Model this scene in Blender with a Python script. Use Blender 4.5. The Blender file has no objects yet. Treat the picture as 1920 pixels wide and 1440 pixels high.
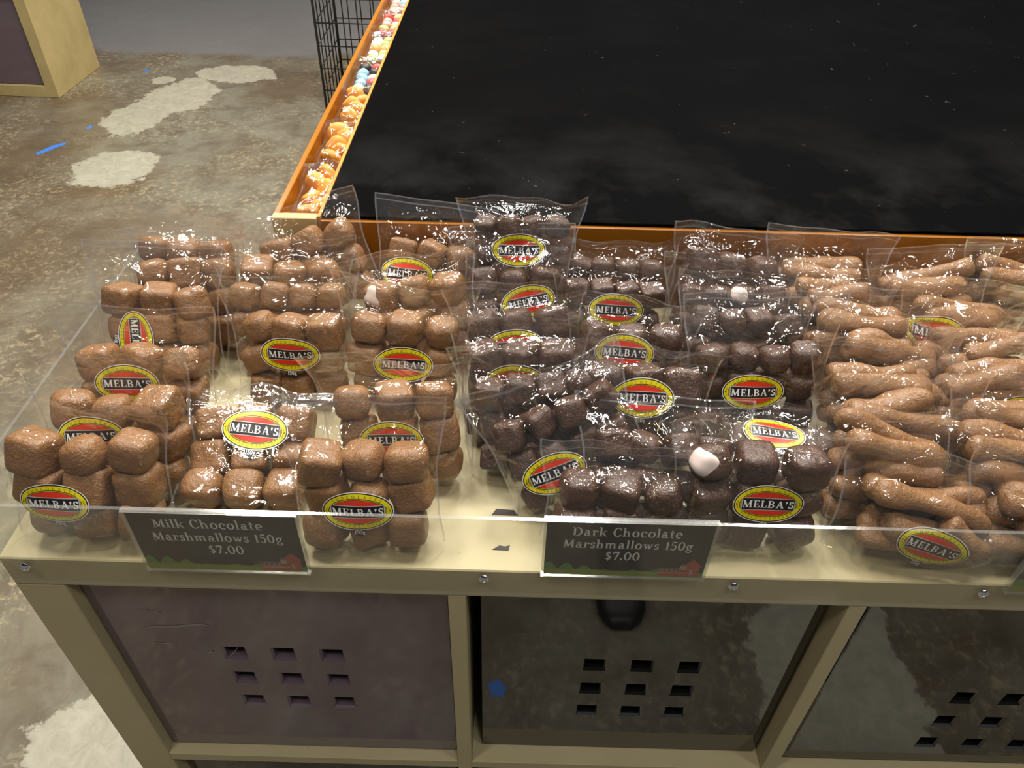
import bpy, math, random
import numpy as np
from mathutils import Matrix, Vector

S = bpy.context.scene
COL = S.collection
R = math.radians

# ------------------------------------------------------------------ camera
ZC = 0.7295                      # top of the cabinet openings
ZT = 0.7675                      # cabinet top surface
cam = bpy.data.cameras.new('camera')
cam.sensor_fit = 'HORIZONTAL'
cam.sensor_width = 36.0
cam.lens = 36.0 * 1456.56 / 1920.0
cam.clip_start = 0.02
cam.clip_end = 60
co = bpy.data.objects.new('camera', cam)
COL.objects.link(co)
co.matrix_world = (Matrix.Translation((0, -0.3876, ZC + 0.5876)) @ Matrix.Rotation(R(0.0981), 4, 'Z')
                   @ Matrix.Rotation(R(90 - 41.226), 4, 'X') @ Matrix.Rotation(R(1.4787), 4, 'Z'))
S.camera = co

# ------------------------------------------------------------------ world, lamps, exposure
w = bpy.data.worlds.new('shop_air')
S.world = w
w.use_nodes = True
w.node_tree.nodes['Background'].inputs[0].default_value = (0.92, 0.95, 1.0, 1)
w.node_tree.nodes['Background'].inputs[1].default_value = 0.16
S.view_settings.view_transform = 'Standard'
S.view_settings.look = 'None'
S.view_settings.gamma = 1.0
S.view_settings.use_curve_mapping = False
S.view_settings.exposure = 0.0
S.cycles.transparent_max_bounces = 48
S.cycles.max_bounces = 10
S.cycles.caustics_reflective = False
S.cycles.caustics_refractive = False
S.cycles.sample_clamp_indirect = 4.0


def lamp(name, loc, target, size, power, color=(1, 0.93, 0.82), sy=None, spread=None):
    l = bpy.data.lights.new(name, 'AREA')
    l.energy = power
    l.color = color
    l.size = size
    if sy:
        l.shape = 'RECTANGLE'
        l.size_y = sy
    else:
        l.shape = 'DISK'
    if spread:
        l.spread = R(spread)
    o = bpy.data.objects.new(name, l)
    COL.objects.link(o)
    o.location = loc
    d = Vector(target) - Vector(loc)
    o.rotation_euler = d.to_track_quat('-Z', 'Y').to_euler()
    return o


WARM = (1, 0.92, 0.80)
COOL = (1, 0.965, 0.92)
for lx, ly, pw, cl in ((-1.5, 3.3, 30, WARM), (-0.3, 3.0, 25, WARM), (1.0, 3.1, 20, COOL), (-1.0, 1.75, 27, WARM), (0.15, 1.55, 42, COOL), (1.15, 1.65, 32, WARM),
                       (-0.75, 0.55, 20, COOL), (0.1, 0.35, 15, WARM), (0.95, 0.5, 18, COOL), (-0.9, -0.7, 12, WARM), (0.35, -0.9, 9, COOL), (1.4, -0.8, 10, WARM)):
    lamp('ceiling_spot', (lx, ly, 2.95), (lx * 0.8, ly * 0.75, 0.3), 0.34, pw, cl)
lamp('streak_tube', (0.55, 2.25, 3.1), (0.4, 1.2, 0.0), 1.3, 20, COOL, sy=0.16)  # both tubes are added, unseen, to draw long highlights on the film
lamp('streak_tube', (-0.55, 1.05, 3.1), (-0.4, 0.6, 0.0), 1.3, 16, COOL, sy=0.16)


# ------------------------------------------------------------------ materials
class NT:
    """small node builder"""
    def __init__(s, name):
        s.m = bpy.data.materials.new(name)
        s.m.use_nodes = True
        s.t = s.m.node_tree
        s.out = s.t.nodes['Material Output']
        s.b = s.t.nodes['Principled BSDF']

    def n(s, typ, **kw):
        nd = s.t.nodes.new(typ)
        for k, v in kw.items():
            if k.startswith('i_'):
                nd.inputs[k[2:].replace('_', ' ')].default_value = v
            else:
                setattr(nd, k, v)
        return nd

    def l(s, a, b):
        s.t.links.new(a, b)

    def coord(s, kind='Object'):
        return s.n('ShaderNodeTexCoord').outputs[kind]

    def noise(s, scale, detail=4, rough=0.55, vec=None, dist=0.0):
        nd = s.n('ShaderNodeTexNoise')
        nd.inputs['Scale'].default_value = scale
        nd.inputs['Detail'].default_value = detail
        nd.inputs['Roughness'].default_value = rough
        nd.inputs['Distortion'].default_value = dist
        if vec is not None:
            s.l(vec, nd.inputs['Vector'])
        return nd.outputs['Fac']

    def ramp(s, fac, stops):
        nd = s.n('ShaderNodeValToRGB')
        els = nd.color_ramp.elements
        while len(els) < len(stops):
            els.new(0.5)
        for e, (p, c) in zip(els, stops):
            e.position = p
            e.color = (c, c, c, 1) if isinstance(c, (int, float)) else (*c, 1)
        s.l(fac, nd.inputs['Fac'])
        return nd.outputs['Color']

    def mix(s, fac, a, b, typ='MIX'):
        nd = s.n('ShaderNodeMixRGB', blend_type=typ)
        for i, v in enumerate((fac, a, b)):
            if hasattr(v, 'is_linked') or hasattr(v, 'links'):
                s.l(v, nd.inputs[i])
            elif isinstance(v, (int, float)):
                nd.inputs[i].default_value = v if i == 0 else (v, v, v, 1)
            else:
                nd.inputs[i].default_value = (*v, 1)
        return nd.outputs[0]

    def math(s, op, a, b=None, c=None):
        nd = s.n('ShaderNodeMath', operation=op)
        for i, v in enumerate((a, b, c)):
            if v is None:
                continue
            if isinstance(v, (int, float)):
                nd.inputs[i].default_value = v
            else:
                s.l(v, nd.inputs[i])
        return nd.outputs[0]

    def bump(s, h, strength, dist=0.001):
        nd = s.n('ShaderNodeBump')
        nd.inputs['Strength'].default_value = strength
        nd.inputs['Distance'].default_value = dist
        s.l(h, nd.inputs['Height'])
        return nd.outputs['Normal']

    def set(s, **kw):
        for k, v in kw.items():
            k = k.replace('_', ' ')
            if hasattr(v, 'links'):
                s.l(v, s.b.inputs[k])
            elif isinstance(v, tuple) and len(v) == 3:
                s.b.inputs[k].default_value = (*v, 1)
            else:
                s.b.inputs[k].default_value = v
        return s.m


def plain(name, col, rough=0.5, **kw):
    t = NT(name)
    return t.set(Base_Color=col, Roughness=rough, **kw)


def chocolate(name, lo, hi, speck, rough):
    t = NT(name)
    c = t.coord()
    oi = t.n('ShaderNodeObjectInfo').outputs['Random']
    mp = t.n('ShaderNodeVectorMath', operation='ADD')
    t.l(c, mp.inputs[0])
    cmb = t.n('ShaderNodeCombineXYZ')
    t.l(t.math('MULTIPLY', oi, 7.0), cmb.inputs[0])
    t.l(cmb.outputs[0], mp.inputs[1])
    v = mp.outputs[0]
    base = t.mix(t.noise(70, 4, 0.6, v), lo, hi)
    sp = t.ramp(t.noise(260, 4, 0.7, v, 0.6), [(0.585, 0), (0.66, 1)])
    sp2 = t.ramp(t.noise(45, 2, 0.5, v), [(0.42, 0), (0.62, 1)])
    f = t.math('MULTIPLY', sp, sp2)
    col = t.mix(t.math('MULTIPLY', f, 0.65), base, speck)
    n = t.bump(t.math('ADD', t.noise(160, 4, 0.6, v), t.math('MULTIPLY', t.noise(700, 2, 0.5, v), 0.3)), 0.75, 0.0026)
    rg = t.ramp(t.noise(90, 3, 0.6, v), [(0.3, rough - 0.08), (0.7, rough + 0.12)])
    return t.set(Base_Color=col, Roughness=rg, Normal=n)


M = {}
M['milk'] = chocolate('milk_chocolate', (0.188, 0.087, 0.029), (0.272, 0.133, 0.048), (0.66, 0.43, 0.26), 0.36)
M['dark'] = chocolate('dark_chocolate', (0.050, 0.023, 0.013), (0.088, 0.043, 0.026), (0.46, 0.30, 0.20), 0.30)
M['stick'] = chocolate('stick_chocolate', (0.200, 0.098, 0.036), (0.290, 0.148, 0.061), (0.66, 0.43, 0.27), 0.34)
M['mallow'] = plain('pink_white_marshmallow', (0.80, 0.66, 0.60), 0.7)


def film_mat(name, base, grow, haze, rough, tint=(1, 1, 1), bump=0.12):
    t = NT(name)
    t.t.nodes.remove(t.b)
    lw = t.n('ShaderNodeLayerWeight')
    lw.inputs['Blend'].default_value = 0.5
    c = t.coord()
    nz = t.bump(t.math('ADD', t.noise(55, 3, 0.5, c, 0.8), t.math('MULTIPLY', t.noise(260, 2, 0.5, c), 0.2)), bump, 0.006)
    fac = t.math('ADD', t.math('MULTIPLY', t.math('POWER', lw.outputs['Facing'], 4.0), grow), base)
    tr = t.n('ShaderNodeBsdfTransparent')
    tr.inputs[0].default_value = (*tint, 1)
    gl = t.n('ShaderNodeBsdfGlossy')
    gl.inputs['Color'].default_value = (1, 1, 1, 1)
    gl.inputs['Roughness'].default_value = rough
    t.l(nz, gl.inputs['Normal'])
    df = t.n('ShaderNodeBsdfDiffuse')
    df.inputs[0].default_value = (0.85, 0.85, 0.85, 1)
    m1 = t.n('ShaderNodeMixShader')
    m1.inputs[0].default_value = haze
    t.l(tr.outputs[0], m1.inputs[1])
    t.l(df.outputs[0], m1.inputs[2])
    m2 = t.n('ShaderNodeMixShader')
    t.l(fac, m2.inputs[0])
    t.l(m1.outputs[0], m2.inputs[1])
    t.l(gl.outputs[0], m2.inputs[2])
    t.l(m2.outputs[0], t.out.inputs['Surface'])
    return t.m


M['film'] = film_mat('clear_cellophane', 0.060, 0.42, 0.009, 0.055, bump=0.16)
M['seam'] = film_mat('cellophane_seam', 0.18, 0.5, 0.09, 0.09)
M['acrylic'] = film_mat('clear_acrylic', 0.035, 0.5, 0.03, 0.06, (0.97, 0.97, 0.95), 0.02)
M['acrylic_edge'] = film_mat('acrylic_edge', 0.10, 0.4, 0.10, 0.12, (0.88, 0.90, 0.87), 0.02)


def cream_mat(name, a, b):
    t = NT(name)
    c = t.coord()
    base = t.mix(t.ramp(t.noise(9, 6, 0.65, c), [(0.35, 0), (0.7, 1)]), a, b)
    dirt = t.ramp(t.noise(130, 3, 0.6, c), [(0.70, 0), (0.76, 1)])
    base = t.mix(t.math('MULTIPLY', dirt, 0.45), base, (0.25, 0.19, 0.10))
    n = t.bump(t.noise(350, 2, 0.5, c), 0.06, 0.001)
    return t.set(Base_Color=base, Roughness=0.55, Normal=n)


M['cream'] = cream_mat('cream_painted_board', (0.525, 0.458, 0.272), (0.475, 0.410, 0.235))
M['ochre'] = cream_mat('ochre_painted_board', (0.55, 0.44, 0.20), (0.45, 0.35, 0.145))
t = NT('orange_stained_board')
c = t.coord()
M['orange'] = t.set(Base_Color=t.mix(t.noise(14, 4, 0.6, c), (0.27, 0.092, 0.004), (0.38, 0.140, 0.008)), Roughness=0.25)
M['orange_edge'] = plain('orange_cut_edge', (0.50, 0.22, 0.03), 0.4)

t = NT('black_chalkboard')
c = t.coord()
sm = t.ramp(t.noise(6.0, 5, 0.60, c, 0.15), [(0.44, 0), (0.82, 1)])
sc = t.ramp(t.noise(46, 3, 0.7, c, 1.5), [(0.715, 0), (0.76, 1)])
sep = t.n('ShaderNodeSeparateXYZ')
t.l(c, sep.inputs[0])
front_cloud = t.math('MULTIPLY', sm, t.ramp(sep.outputs[1], [(0.40, 1.0), (0.52, 0.50), (0.72, 0.06)]))   # cloudy grey patches, strongest at the front edge, fading towards the back
gy = t.mix(t.math('MULTIPLY', front_cloud, 0.5), (0.0024, 0.0024, 0.0026), (0.040, 0.040, 0.040))
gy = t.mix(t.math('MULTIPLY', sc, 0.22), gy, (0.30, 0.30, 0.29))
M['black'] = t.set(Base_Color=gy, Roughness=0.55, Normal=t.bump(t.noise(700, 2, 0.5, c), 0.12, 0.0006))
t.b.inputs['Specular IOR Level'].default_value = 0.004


def door_mat(name, col, ior, rough=0.03):
    t = NT(name)
    c = t.coord()
    sw = t.ramp(t.noise(60, 5, 0.7, c, 1.0), [(0.62, 0), (0.80, 1)])
    col = t.mix(t.math('MULTIPLY', sw, 0.25), col, (0.20, 0.17, 0.14))
    t.set(Base_Color=col, Roughness=t.math('ADD', t.math('MULTIPLY', sw, 0.15), rough), IOR=ior)
    return t.m


M['door_black'] = door_mat('polished_black_plastic', (0.008, 0.008, 0.007), 2.1)
M['door_purple'] = door_mat('polished_purple_plastic', (0.130, 0.095, 0.120), 2.1, 0.06)
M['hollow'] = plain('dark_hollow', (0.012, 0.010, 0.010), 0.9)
M['chrome'] = plain('chrome', (0.85, 0.85, 0.85), 0.12, Metallic=1.0)
M['wire'] = plain('black_wire', (0.02, 0.02, 0.022), 0.4)
M['shoe'] = plain('black_shoe_leather', (0.010, 0.010, 0.012), 0.5)
M['tape'] = plain('torn_black_tape', (0.03, 0.022, 0.02), 0.6)
for k, cc in dict(white=(0.86, 0.86, 0.84), ink=(0.008, 0.008, 0.009), yellow=(0.80, 0.68, 0.010), red=(0.74, 0.035, 0.016),
                  olive=(0.20, 0.16, 0.010), silver=(0.52, 0.50, 0.44), navy=(0.010, 0.011, 0.016)).items():
    M[k] = plain('label_' + k, cc, 0.32)
M['card'] = plain('sign_card_black', (0.020, 0.017, 0.016), 0.5)
M['sign_text'] = plain('sign_print_pale_grey', (0.85, 0.83, 0.81), 0.5)
M['tree'] = plain('sign_print_tree_green', (0.10, 0.24, 0.045), 0.5)
M['field'] = plain('sign_print_field_green', (0.24, 0.29, 0.040), 0.5)
M['barn'] = plain('sign_print_barn_red', (0.42, 0.075, 0.05), 0.5)
M['barn_trim'] = plain('sign_print_barn_trim', (0.45, 0.30, 0.20), 0.5)
M['barn_roof'] = plain('sign_print_roof_grey', (0.16, 0.12, 0.12), 0.5)
M['blue_paint'] = plain('blue_paint_fleck', (0.06, 0.22, 0.72), 0.4)

t = NT('orange_gummy')
c = t.coord()
M['gummy'] = t.set(Base_Color=t.mix(t.noise(60, 3, 0.6, c), (0.66, 0.255, 0.016), (0.80, 0.375, 0.050)), Roughness=0.5,
                   Normal=t.bump(t.noise(900, 2, 0.6, c), 0.5, 0.001))
t.b.inputs['Subsurface Weight'].default_value = 0.35
t.b.inputs['Subsurface Radius'].default_value = (0.01, 0.005, 0.002)
for k, cc in dict(candy_white=(0.80, 0.78, 0.72), candy_green=(0.45, 0.62, 0.20), candy_red=(0.62, 0.08, 0.08), candy_blue=(0.30, 0.55, 0.70),
                  candy_black=(0.015, 0.015, 0.015), candy_pink=(0.75, 0.35, 0.30), candy_orange=(0.75, 0.35, 0.10)).items():
    M[k] = plain(k, cc, 0.4)


def floor_mat():
    t = NT('worn_polished_concrete')
    c = t.coord()
    sep = t.n('ShaderNodeSeparateXYZ')
    t.l(c, sep.inputs[0])
    X, Y = sep.outputs[0], sep.outputs[1]
    big = t.noise(1.3, 5, 0.6, c, 0.4)
    mid = t.noise(9, 6, 0.65, c, 0.5)
    fine = t.noise(48, 5, 0.7, c, 0.6)
    base = t.mix(t.ramp(big, [(0.42, 0), (0.56, 1)]), (0.150, 0.112, 0.070), (0.215, 0.200, 0.150))
    base = t.mix(t.math('MULTIPLY', t.ramp(mid, [(0.42, 0), (0.64, 1)]), 0.65), base, (0.095, 0.070, 0.043))
    wear = t.math('MULTIPLY', t.ramp(fine, [(0.50, 0), (0.66, 1)]), t.ramp(t.noise(3.1, 4, 0.6, c), [(0.42, 0), (0.60, 1)]))
    base = t.mix(t.math('MULTIPLY', wear, 0.72), base, (0.43, 0.36, 0.225))
    # bluish-grey floor colour beyond a wavering line far back
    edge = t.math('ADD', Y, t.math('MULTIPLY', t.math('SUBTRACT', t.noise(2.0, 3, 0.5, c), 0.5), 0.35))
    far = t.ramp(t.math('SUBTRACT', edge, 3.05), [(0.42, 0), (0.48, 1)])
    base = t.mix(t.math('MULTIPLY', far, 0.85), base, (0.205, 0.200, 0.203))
    dis = t.math('SUBTRACT', t.noise(6.5, 6, 0.68, c), 0.5)
    dis2 = t.math('SUBTRACT', t.noise(38, 3, 0.65, c), 0.5)
    pale = None
    for (px, py, rx, ry) in ((-1.49, 2.27, .155, .165), (-1.585, 2.72, .13, .17), (-1.48, 2.98, .16, .20), (-1.31, 3.24, .18, .11), (-1.62, 3.14, .06, .055),
                             (-0.67, 0.18, .125, .105), (0.60, -0.26, .155, .30), (-1.10, -0.75, .30, .20), (1.2, -0.8, .3, .25)):
        dx = t.math('DIVIDE', t.math('SUBTRACT', X, px), rx)
        dy = t.math('DIVIDE', t.math('SUBTRACT', Y, py), ry)
        d = t.math('SQRT', t.math('ADD', t.math('MULTIPLY', dx, dx), t.math('MULTIPLY', dy, dy)))
        d = t.math('ADD', d, t.math('ADD', t.math('MULTIPLY', dis, 1.5), t.math('MULTIPLY', dis2, 0.25)))
        pale = d if pale is None else t.math('MINIMUM', pale, d)
    pm = t.ramp(pale, [(0.93, 1), (1.0, 0)])
    pcol = t.mix(t.ramp(t.noise(22, 5, 0.7, c, 1.2), [(0.35, 0), (0.7, 1)]), (0.33, 0.315, 0.245), (0.45, 0.43, 0.34))
    base = t.mix(pm, base, pcol)
    rg = t.ramp(mid, [(0.3, 0.22), (0.7, 0.42)])
    rg = t.mix(pm, rg, 0.55)
    n = t.bump(t.math('ADD', fine, t.math('MULTIPLY', pm, 0.4)), 0.25, 0.003)
    return t.set(Base_Color=base, Roughness=rg, Normal=n)


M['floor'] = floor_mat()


# ------------------------------------------------------------------ helpers
def mesh_obj(name, verts, faces, mats, parent=None, idx=None, smooth=True):
    me = bpy.data.meshes.new(name)
    if isinstance(verts, np.ndarray):          # quads given as arrays
        me.vertices.add(len(verts))
        me.vertices.foreach_set('co', verts.astype(np.float32).ravel())
        me.loops.add(faces.size)
        me.loops.foreach_set('vertex_index', faces.astype(np.int32).ravel())
        me.polygons.add(len(faces))
        me.polygons.foreach_set('loop_start', np.arange(0, faces.size, 4, dtype=np.int32))
        me.update(calc_edges=True)
    else:
        me.from_pydata([tuple(v) for v in verts], [], [tuple(f) for f in faces])
    for m in (mats if isinstance(mats, (list, tuple)) else [mats]):
        me.materials.append(m)
    if idx is not None:
        me.polygons.foreach_set('material_index', np.asarray(idx, dtype=np.int32))
    me.polygons.foreach_set('use_smooth', np.full(len(me.polygons), smooth))
    me.update()
    o = bpy.data.objects.new(name, me)
    COL.objects.link(o)
    if parent is not None:
        o.parent = parent
    return o


def thing(name, label, cat, loc=(0, 0, 0), group=None):
    o = bpy.data.objects.new(name, None)
    o.empty_display_size = 0.02
    COL.objects.link(o)
    o.location = loc
    return tag(o, label, cat, group)


def tag(o, label, cat, group=None):
    o['label'] = label
    o['category'] = cat
    if group:
        o['group'] = group
    return o


class MB:
    """collects quads into one mesh; each box gets real chamfers when asked"""
    def __init__(s):
        s.v, s.f, s.i = [], [], []

    def add(s, vs, fs, mi=0):
        k = len(s.v)
        s.v += [tuple(p) for p in vs]
        s.f += [tuple(a + k for a in f) for f in fs]
        s.i += [mi] * len(fs)

    def box(s, x0, x1, y0, y1, z0, z1, mi=0, c=0.0):
        if c <= 0:
            vs = [(x, y, z) for z in (z0, z1) for y in (y0, y1) for x in (x0, x1)]
            s.add(vs, [(0, 2, 3, 1), (4, 5, 7, 6), (0, 1, 5, 4), (2, 6, 7, 3), (0, 4, 6, 2), (1, 3, 7, 5)], mi)
            return
        # chamfered box: 24 vertices
        P = []
        idx = {}
        for ax in range(3):
            for sx in (0, 1):
                for sy in (0, 1):
                    for sz in (0, 1):
                        sg = (sx, sy, sz)
                        lo, hi = (x0, y0, z0), (x1, y1, z1)
                        p = []
                        for a in range(3):
                            e = hi[a] if sg[a] else lo[a]
                            if a != ax:
                                e += -c if sg[a] else c
                            p.append(e)
                        idx[(ax, sg)] = len(P)
                        P.append(p)
        F = []
        for ax in range(3):
            a1, a2 = [(1, 2), (2, 0), (0, 1)][ax]
            for sd in (0, 1):
                q = []
                for (u, v) in ((0, 0), (1, 0), (1, 1), (0, 1)):
                    g = [0, 0, 0]
                    g[ax], g[a1], g[a2] = sd, u, v
                    q.append(idx[(ax, tuple(g))])
                F.append(q if sd else q[::-1])
        for ax in range(3):       # edges along ax
            a1, a2 = [(1, 2), (2, 0), (0, 1)][ax]
            for u in (0, 1):
                for v in (0, 1):
                    g0, g1 = [0, 0, 0], [0, 0, 0]
                    g1[ax] = 1
                    for g in (g0, g1):
                        g[a1], g[a2] = u, v
                    q = [idx[(a1, tuple(g0))], idx[(a1, tuple(g1))], idx[(a2, tuple(g1))], idx[(a2, tuple(g0))]]
                    F.append(q if u == v else q[::-1])
        for sx in (0, 1):
            for sy in (0, 1):
                for sz in (0, 1):
                    q = [idx[(a, (sx, sy, sz))] for a in range(3)]
                    F.append(q if (sx + sy + sz) % 2 else q[::-1])
        s.add(P, F, mi)

    def tube(s, pts, r, n=8, mi=0, closed=False):
        pts = [Vector(p) for p in pts]
        k = len(s.v)
        N = len(pts)
        up = Vector((0, 0, 1))
        for i, p in enumerate(pts):
            a = pts[(i - 1) % N] if (i > 0 or closed) else p
            b = pts[(i + 1) % N] if (i < N - 1 or closed) else p
            d = (b - a).normalized()
            x = d.cross(up)
            if x.length < 0.05:
                x = d.cross(Vector((1, 0, 0)))
            x.normalize()
            y = x.cross(d)
            rr = r[i] if isinstance(r, (list, tuple)) else r
            for j in range(n):
                an = 2 * math.pi * j / n
                s.v.append(tuple(p + x * (math.cos(an) * rr) + y * (math.sin(an) * rr)))
        for i in range(N if closed else N - 1):
            i2 = (i + 1) % N
            for j in range(n):
                j2 = (j + 1) % n
                s.f.append((k + i * n + j, k + i * n + j2, k + i2 * n + j2, k + i2 * n + j))
                s.i.append(mi)
        if not closed:
            s.f.append(tuple(k + j for j in range(n))[::-1])
            s.f.append(tuple(k + (N - 1) * n + j for j in range(n)))
            s.i += [mi, mi]

    def build(s, name, mats, parent=None, smooth=False):
        return mesh_obj(name, s.v, s.f, mats, parent, s.i, smooth)


# ------------------------------------------------------------------ lettering (own thick-and-thin serif alphabet)
# V: stem with level ends (x0,y0,x1,y1,width); B: level bar (x0,x1,y0,y1); A: ring piece (cx,cy,rx,ry,from,to,width at sides,width at top)
def _stem(x, y0=0.0, y1=1.0, w=.17, ser=.11):
    g = [('V', x, y0, x, y1, w)]
    if ser:
        g += [('B', x - w / 2 - ser, x + w / 2 + ser, y0, y0 + .05), ('B', x - w / 2 - ser, x + w / 2 + ser, y1 - .05, y1)]
    return g


def _lstem(x, y1, w=.16):
    return [('V', x, 0, x, y1, w), ('B', x - w / 2 - .09, x + w / 2 + .09, 0, .05), ('B', x - w / 2 - .11, x, y1 - .06, y1)]


GL = {
    'M': (1.28, [('V', .20, 0, .23, 1, .07), ('V', .24, 1, .62, .04, .19), ('V', .60, .04, .98, 1, .07), ('V', 1.04, 0, 1.0, 1, .18), ('B', .04, .36, 0, .05),
                 ('B', .05, .32, .95, 1), ('B', .86, 1.22, 0, .05), ('B', .92, 1.18, .95, 1)]),
    'E': (.80, _stem(.20) + [('B', .2, .70, 0, .06), ('B', .2, .68, .94, 1), ('B', .2, .52, .48, .54), ('V', .69, 0, .73, .26, .05), ('V', .665, 1, .68, .76, .05),
                             ('V', .525, .38, .525, .64, .05)]),
    'L': (.78, _stem(.20) + [('B', .2, .70, 0, .06), ('V', .69, 0, .73, .30, .05)]),
    'B': (.88, _stem(.20) + [('A', .42, .74, .30, .26, -90, 90, .15, .06), ('A', .44, .26, .36, .26, -90, 90, .16, .06), ('B', .2, .44, 0, .06), ('B', .2, .44, .47, .53),
                             ('B', .2, .44, .94, 1)]),
    'A': (1.02, [('V', .18, 0, .50, 1.02, .07), ('V', .84, 0, .50, 1.02, .18), ('B', .28, .74, .30, .36), ('B', .05, .34, 0, .05), ('B', .66, 1.0, 0, .05)]),
    'S': (.68, [('A', .34, .74, .26, .27, 20, 270, .15, .07), ('A', .34, .27, .28, .28, -160, 90, .15, .07), ('V', .575, .72, .575, 1.0, .05), ('V', .085, 0, .085, .30, .05)]),
    "'": (.32, [('A', .15, .86, .10, .13, 0, 360, .10, .13), ('V', .10, .60, .20, .86, .07)]),
    'C': (.94, [('A', .50, .50, .45, .52, 42, 318, .18, .06), ('V', .84, .66, .84, 1.0, .05), ('V', .84, .10, .84, .24, .05)]),
    'H': (1.04, _stem(.20) + _stem(.82) + [('B', .2, .82, .47, .53)]),
    'O': (1.02, [('A', .51, .50, .47, .52, 0, 360, .18, .06)]),
    'T': (.88, _stem(.44) + [('B', .06, .82, .94, 1), ('V', .06, .72, .06, 1, .05), ('V', .82, .72, .82, 1, .05)]),
    'N': (1.08, [('V', .20, 0, .20, 1, .07), ('V', .20, 1, .86, 0, .17), ('V', .88, 0, .88, 1, .07), ('B', .06, .34, 0, .05), ('B', .03, .3, .95, 1), ('B', .74, 1.02, .95, 1)]),
    'F': (.76, _stem(.20) + [('B', .2, .66, .94, 1), ('B', .2, .52, .46, .52), ('V', .655, 1, .67, .74, .05), ('V', .525, .36, .525, .62, .05)]),
    'I': (.42, _stem(.21)),
    'R': (.98, _stem(.20) + [('A', .42, .73, .32, .27, -90, 90, .15, .06), ('B', .2, .44, .46, .52), ('B', .2, .44, .94, 1), ('V', .86, 0, .52, .48, .17), ('B', .72, 1.0, 0, .05)]),
    'Y': (.98, [('V', .49, 0, .49, .46, .17), ('V', .20, 1, .49, .42, .17), ('V', .80, 1, .49, .42, .07), ('B', .34, .64, 0, .05), ('B', .06, .36, .95, 1), ('B', .66, .94, .95, 1)]),
    'D': (1.06, _stem(.20) + [('A', .44, .50, .54, .50, -90, 90, .18, .06), ('B', .2, .46, 0, .06), ('B', .2, .46, .94, 1)]),
    'i': (.42, _lstem(.21, .64) + [('A', .20, .86, .10, .10, 0, 360, .10, .10)]),
    'l': (.42, _lstem(.21, 1.05)),
    'k': (.88, _lstem(.21, 1.05) + [('V', .30, .26, .70, .64, .06), ('V', .74, 0, .42, .40, .16), ('B', .58, .88, 0, .05), ('B', .54, .82, .59, .64)]),
    'h': (.92, _lstem(.21, 1.05) + [('A', .46, .38, .26, .28, 0, 150, .15, .06), ('V', .645, 0, .645, .40, .15), ('B', .48, .82, 0, .05)]),
    'o': (.82, [('A', .41, .33, .36, .35, 0, 360, .16, .06)]),
    'c': (.74, [('A', .40, .33, .35, .35, 45, 315, .16, .06), ('A', .60, .52, .08, .08, 0, 360, .08, .08)]),
    'a': (.82, [('A', .38, .42, .24, .26, 20, 165, .14, .06), ('V', .545, .04, .545, .46, .15), ('A', .32, .19, .24, .20, 40, 340, .14, .06), ('B', .5, .78, 0, .06),
                ('A', .21, .50, .07, .07, 0, 360, .07, .07)]),
    't': (.56, [('V', .24, .08, .24, .86, .15), ('B', .06, .48, .59, .64), ('A', .38, .16, .215, .18, 180, 300, .14, .06)]),
    'e': (.76, [('A', .39, .33, .34, .35, 0, 310, .16, .06), ('B', .12, .70, .31, .36)]),
    'r': (.66, _lstem(.21, .66) + [('A', .44, .38, .22, .27, 60, 160, .14, .07), ('A', .56, .55, .09, .09, 0, 360, .09, .09)]),
    's': (.58, [('A', .29, .49, .21, .18, 30, 270, .13, .06), ('A', .29, .18, .23, .19, -160, 90, .13, .06), ('V', .48, .46, .48, .66, .05), ('V', .08, 0, .08, .20, .05)]),
    'm': (1.34, _lstem(.21, .66) + [('A', .44, .38, .24, .28, 0, 150, .15, .06), ('V', .605, 0, .605, .40, .15), ('A', .86, .38, .26, .28, 0, 150, .15, .06), ('V', 1.045, 0, 1.045, .40, .15),
                                    ('B', .48, .74, 0, .05), ('B', .92, 1.22, 0, .05)]),
    'w': (1.14, [('V', .18, .64, .40, 0, .15), ('V', .58, .60, .40, 0, .06), ('V', .56, .64, .78, 0, .15), ('V', 1.0, .64, .78, 0, .06), ('B', .04, .34, .59, .64), ('B', .42, .72, .59, .64),
                 ('B', .88, 1.12, .59, .64)]),
    'g': (.82, [('A', .36, .42, .27, .24, 0, 360, .14, .06), ('A', .38, -.10, .32, .18, 0, 360, .12, .06), ('V', .24, .02, .24, .20, .08), ('B', .54, .76, .56, .64)]),
    '1': (.56, _stem(.30, 0, .98, .16, 0) + [('B', .12, .50, 0, .05), ('V', .14, .80, .30, .98, .06)]),
    '5': (.74, [('B', .18, .64, .88, 1.0), ('V', .18, .50, .20, 1.0, .06), ('A', .34, .32, .34, .34, -150, 130, .16, .06), ('A', .12, .14, .07, .07, 0, 360, .07, .07)]),
    '0': (.84, [('A', .42, .49, .37, .50, 0, 360, .16, .06)]),
    '7': (.74, [('B', .08, .70, .86, 1.0), ('V', .30, 0, .64, .88, .14), ('V', .09, .68, .09, 1, .05)]),
    '$': (.74, [('A', .36, .70, .26, .24, 20, 270, .14, .06), ('A', .36, .28, .28, .25, -160, 90, .14, .06), ('V', .36, -.12, .36, 1.12, .05)]),
    '.': (.36, [('A', .17, .09, .10, .10, 0, 360, .10, .10)]),
    ' ': (.46, []),
}


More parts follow.
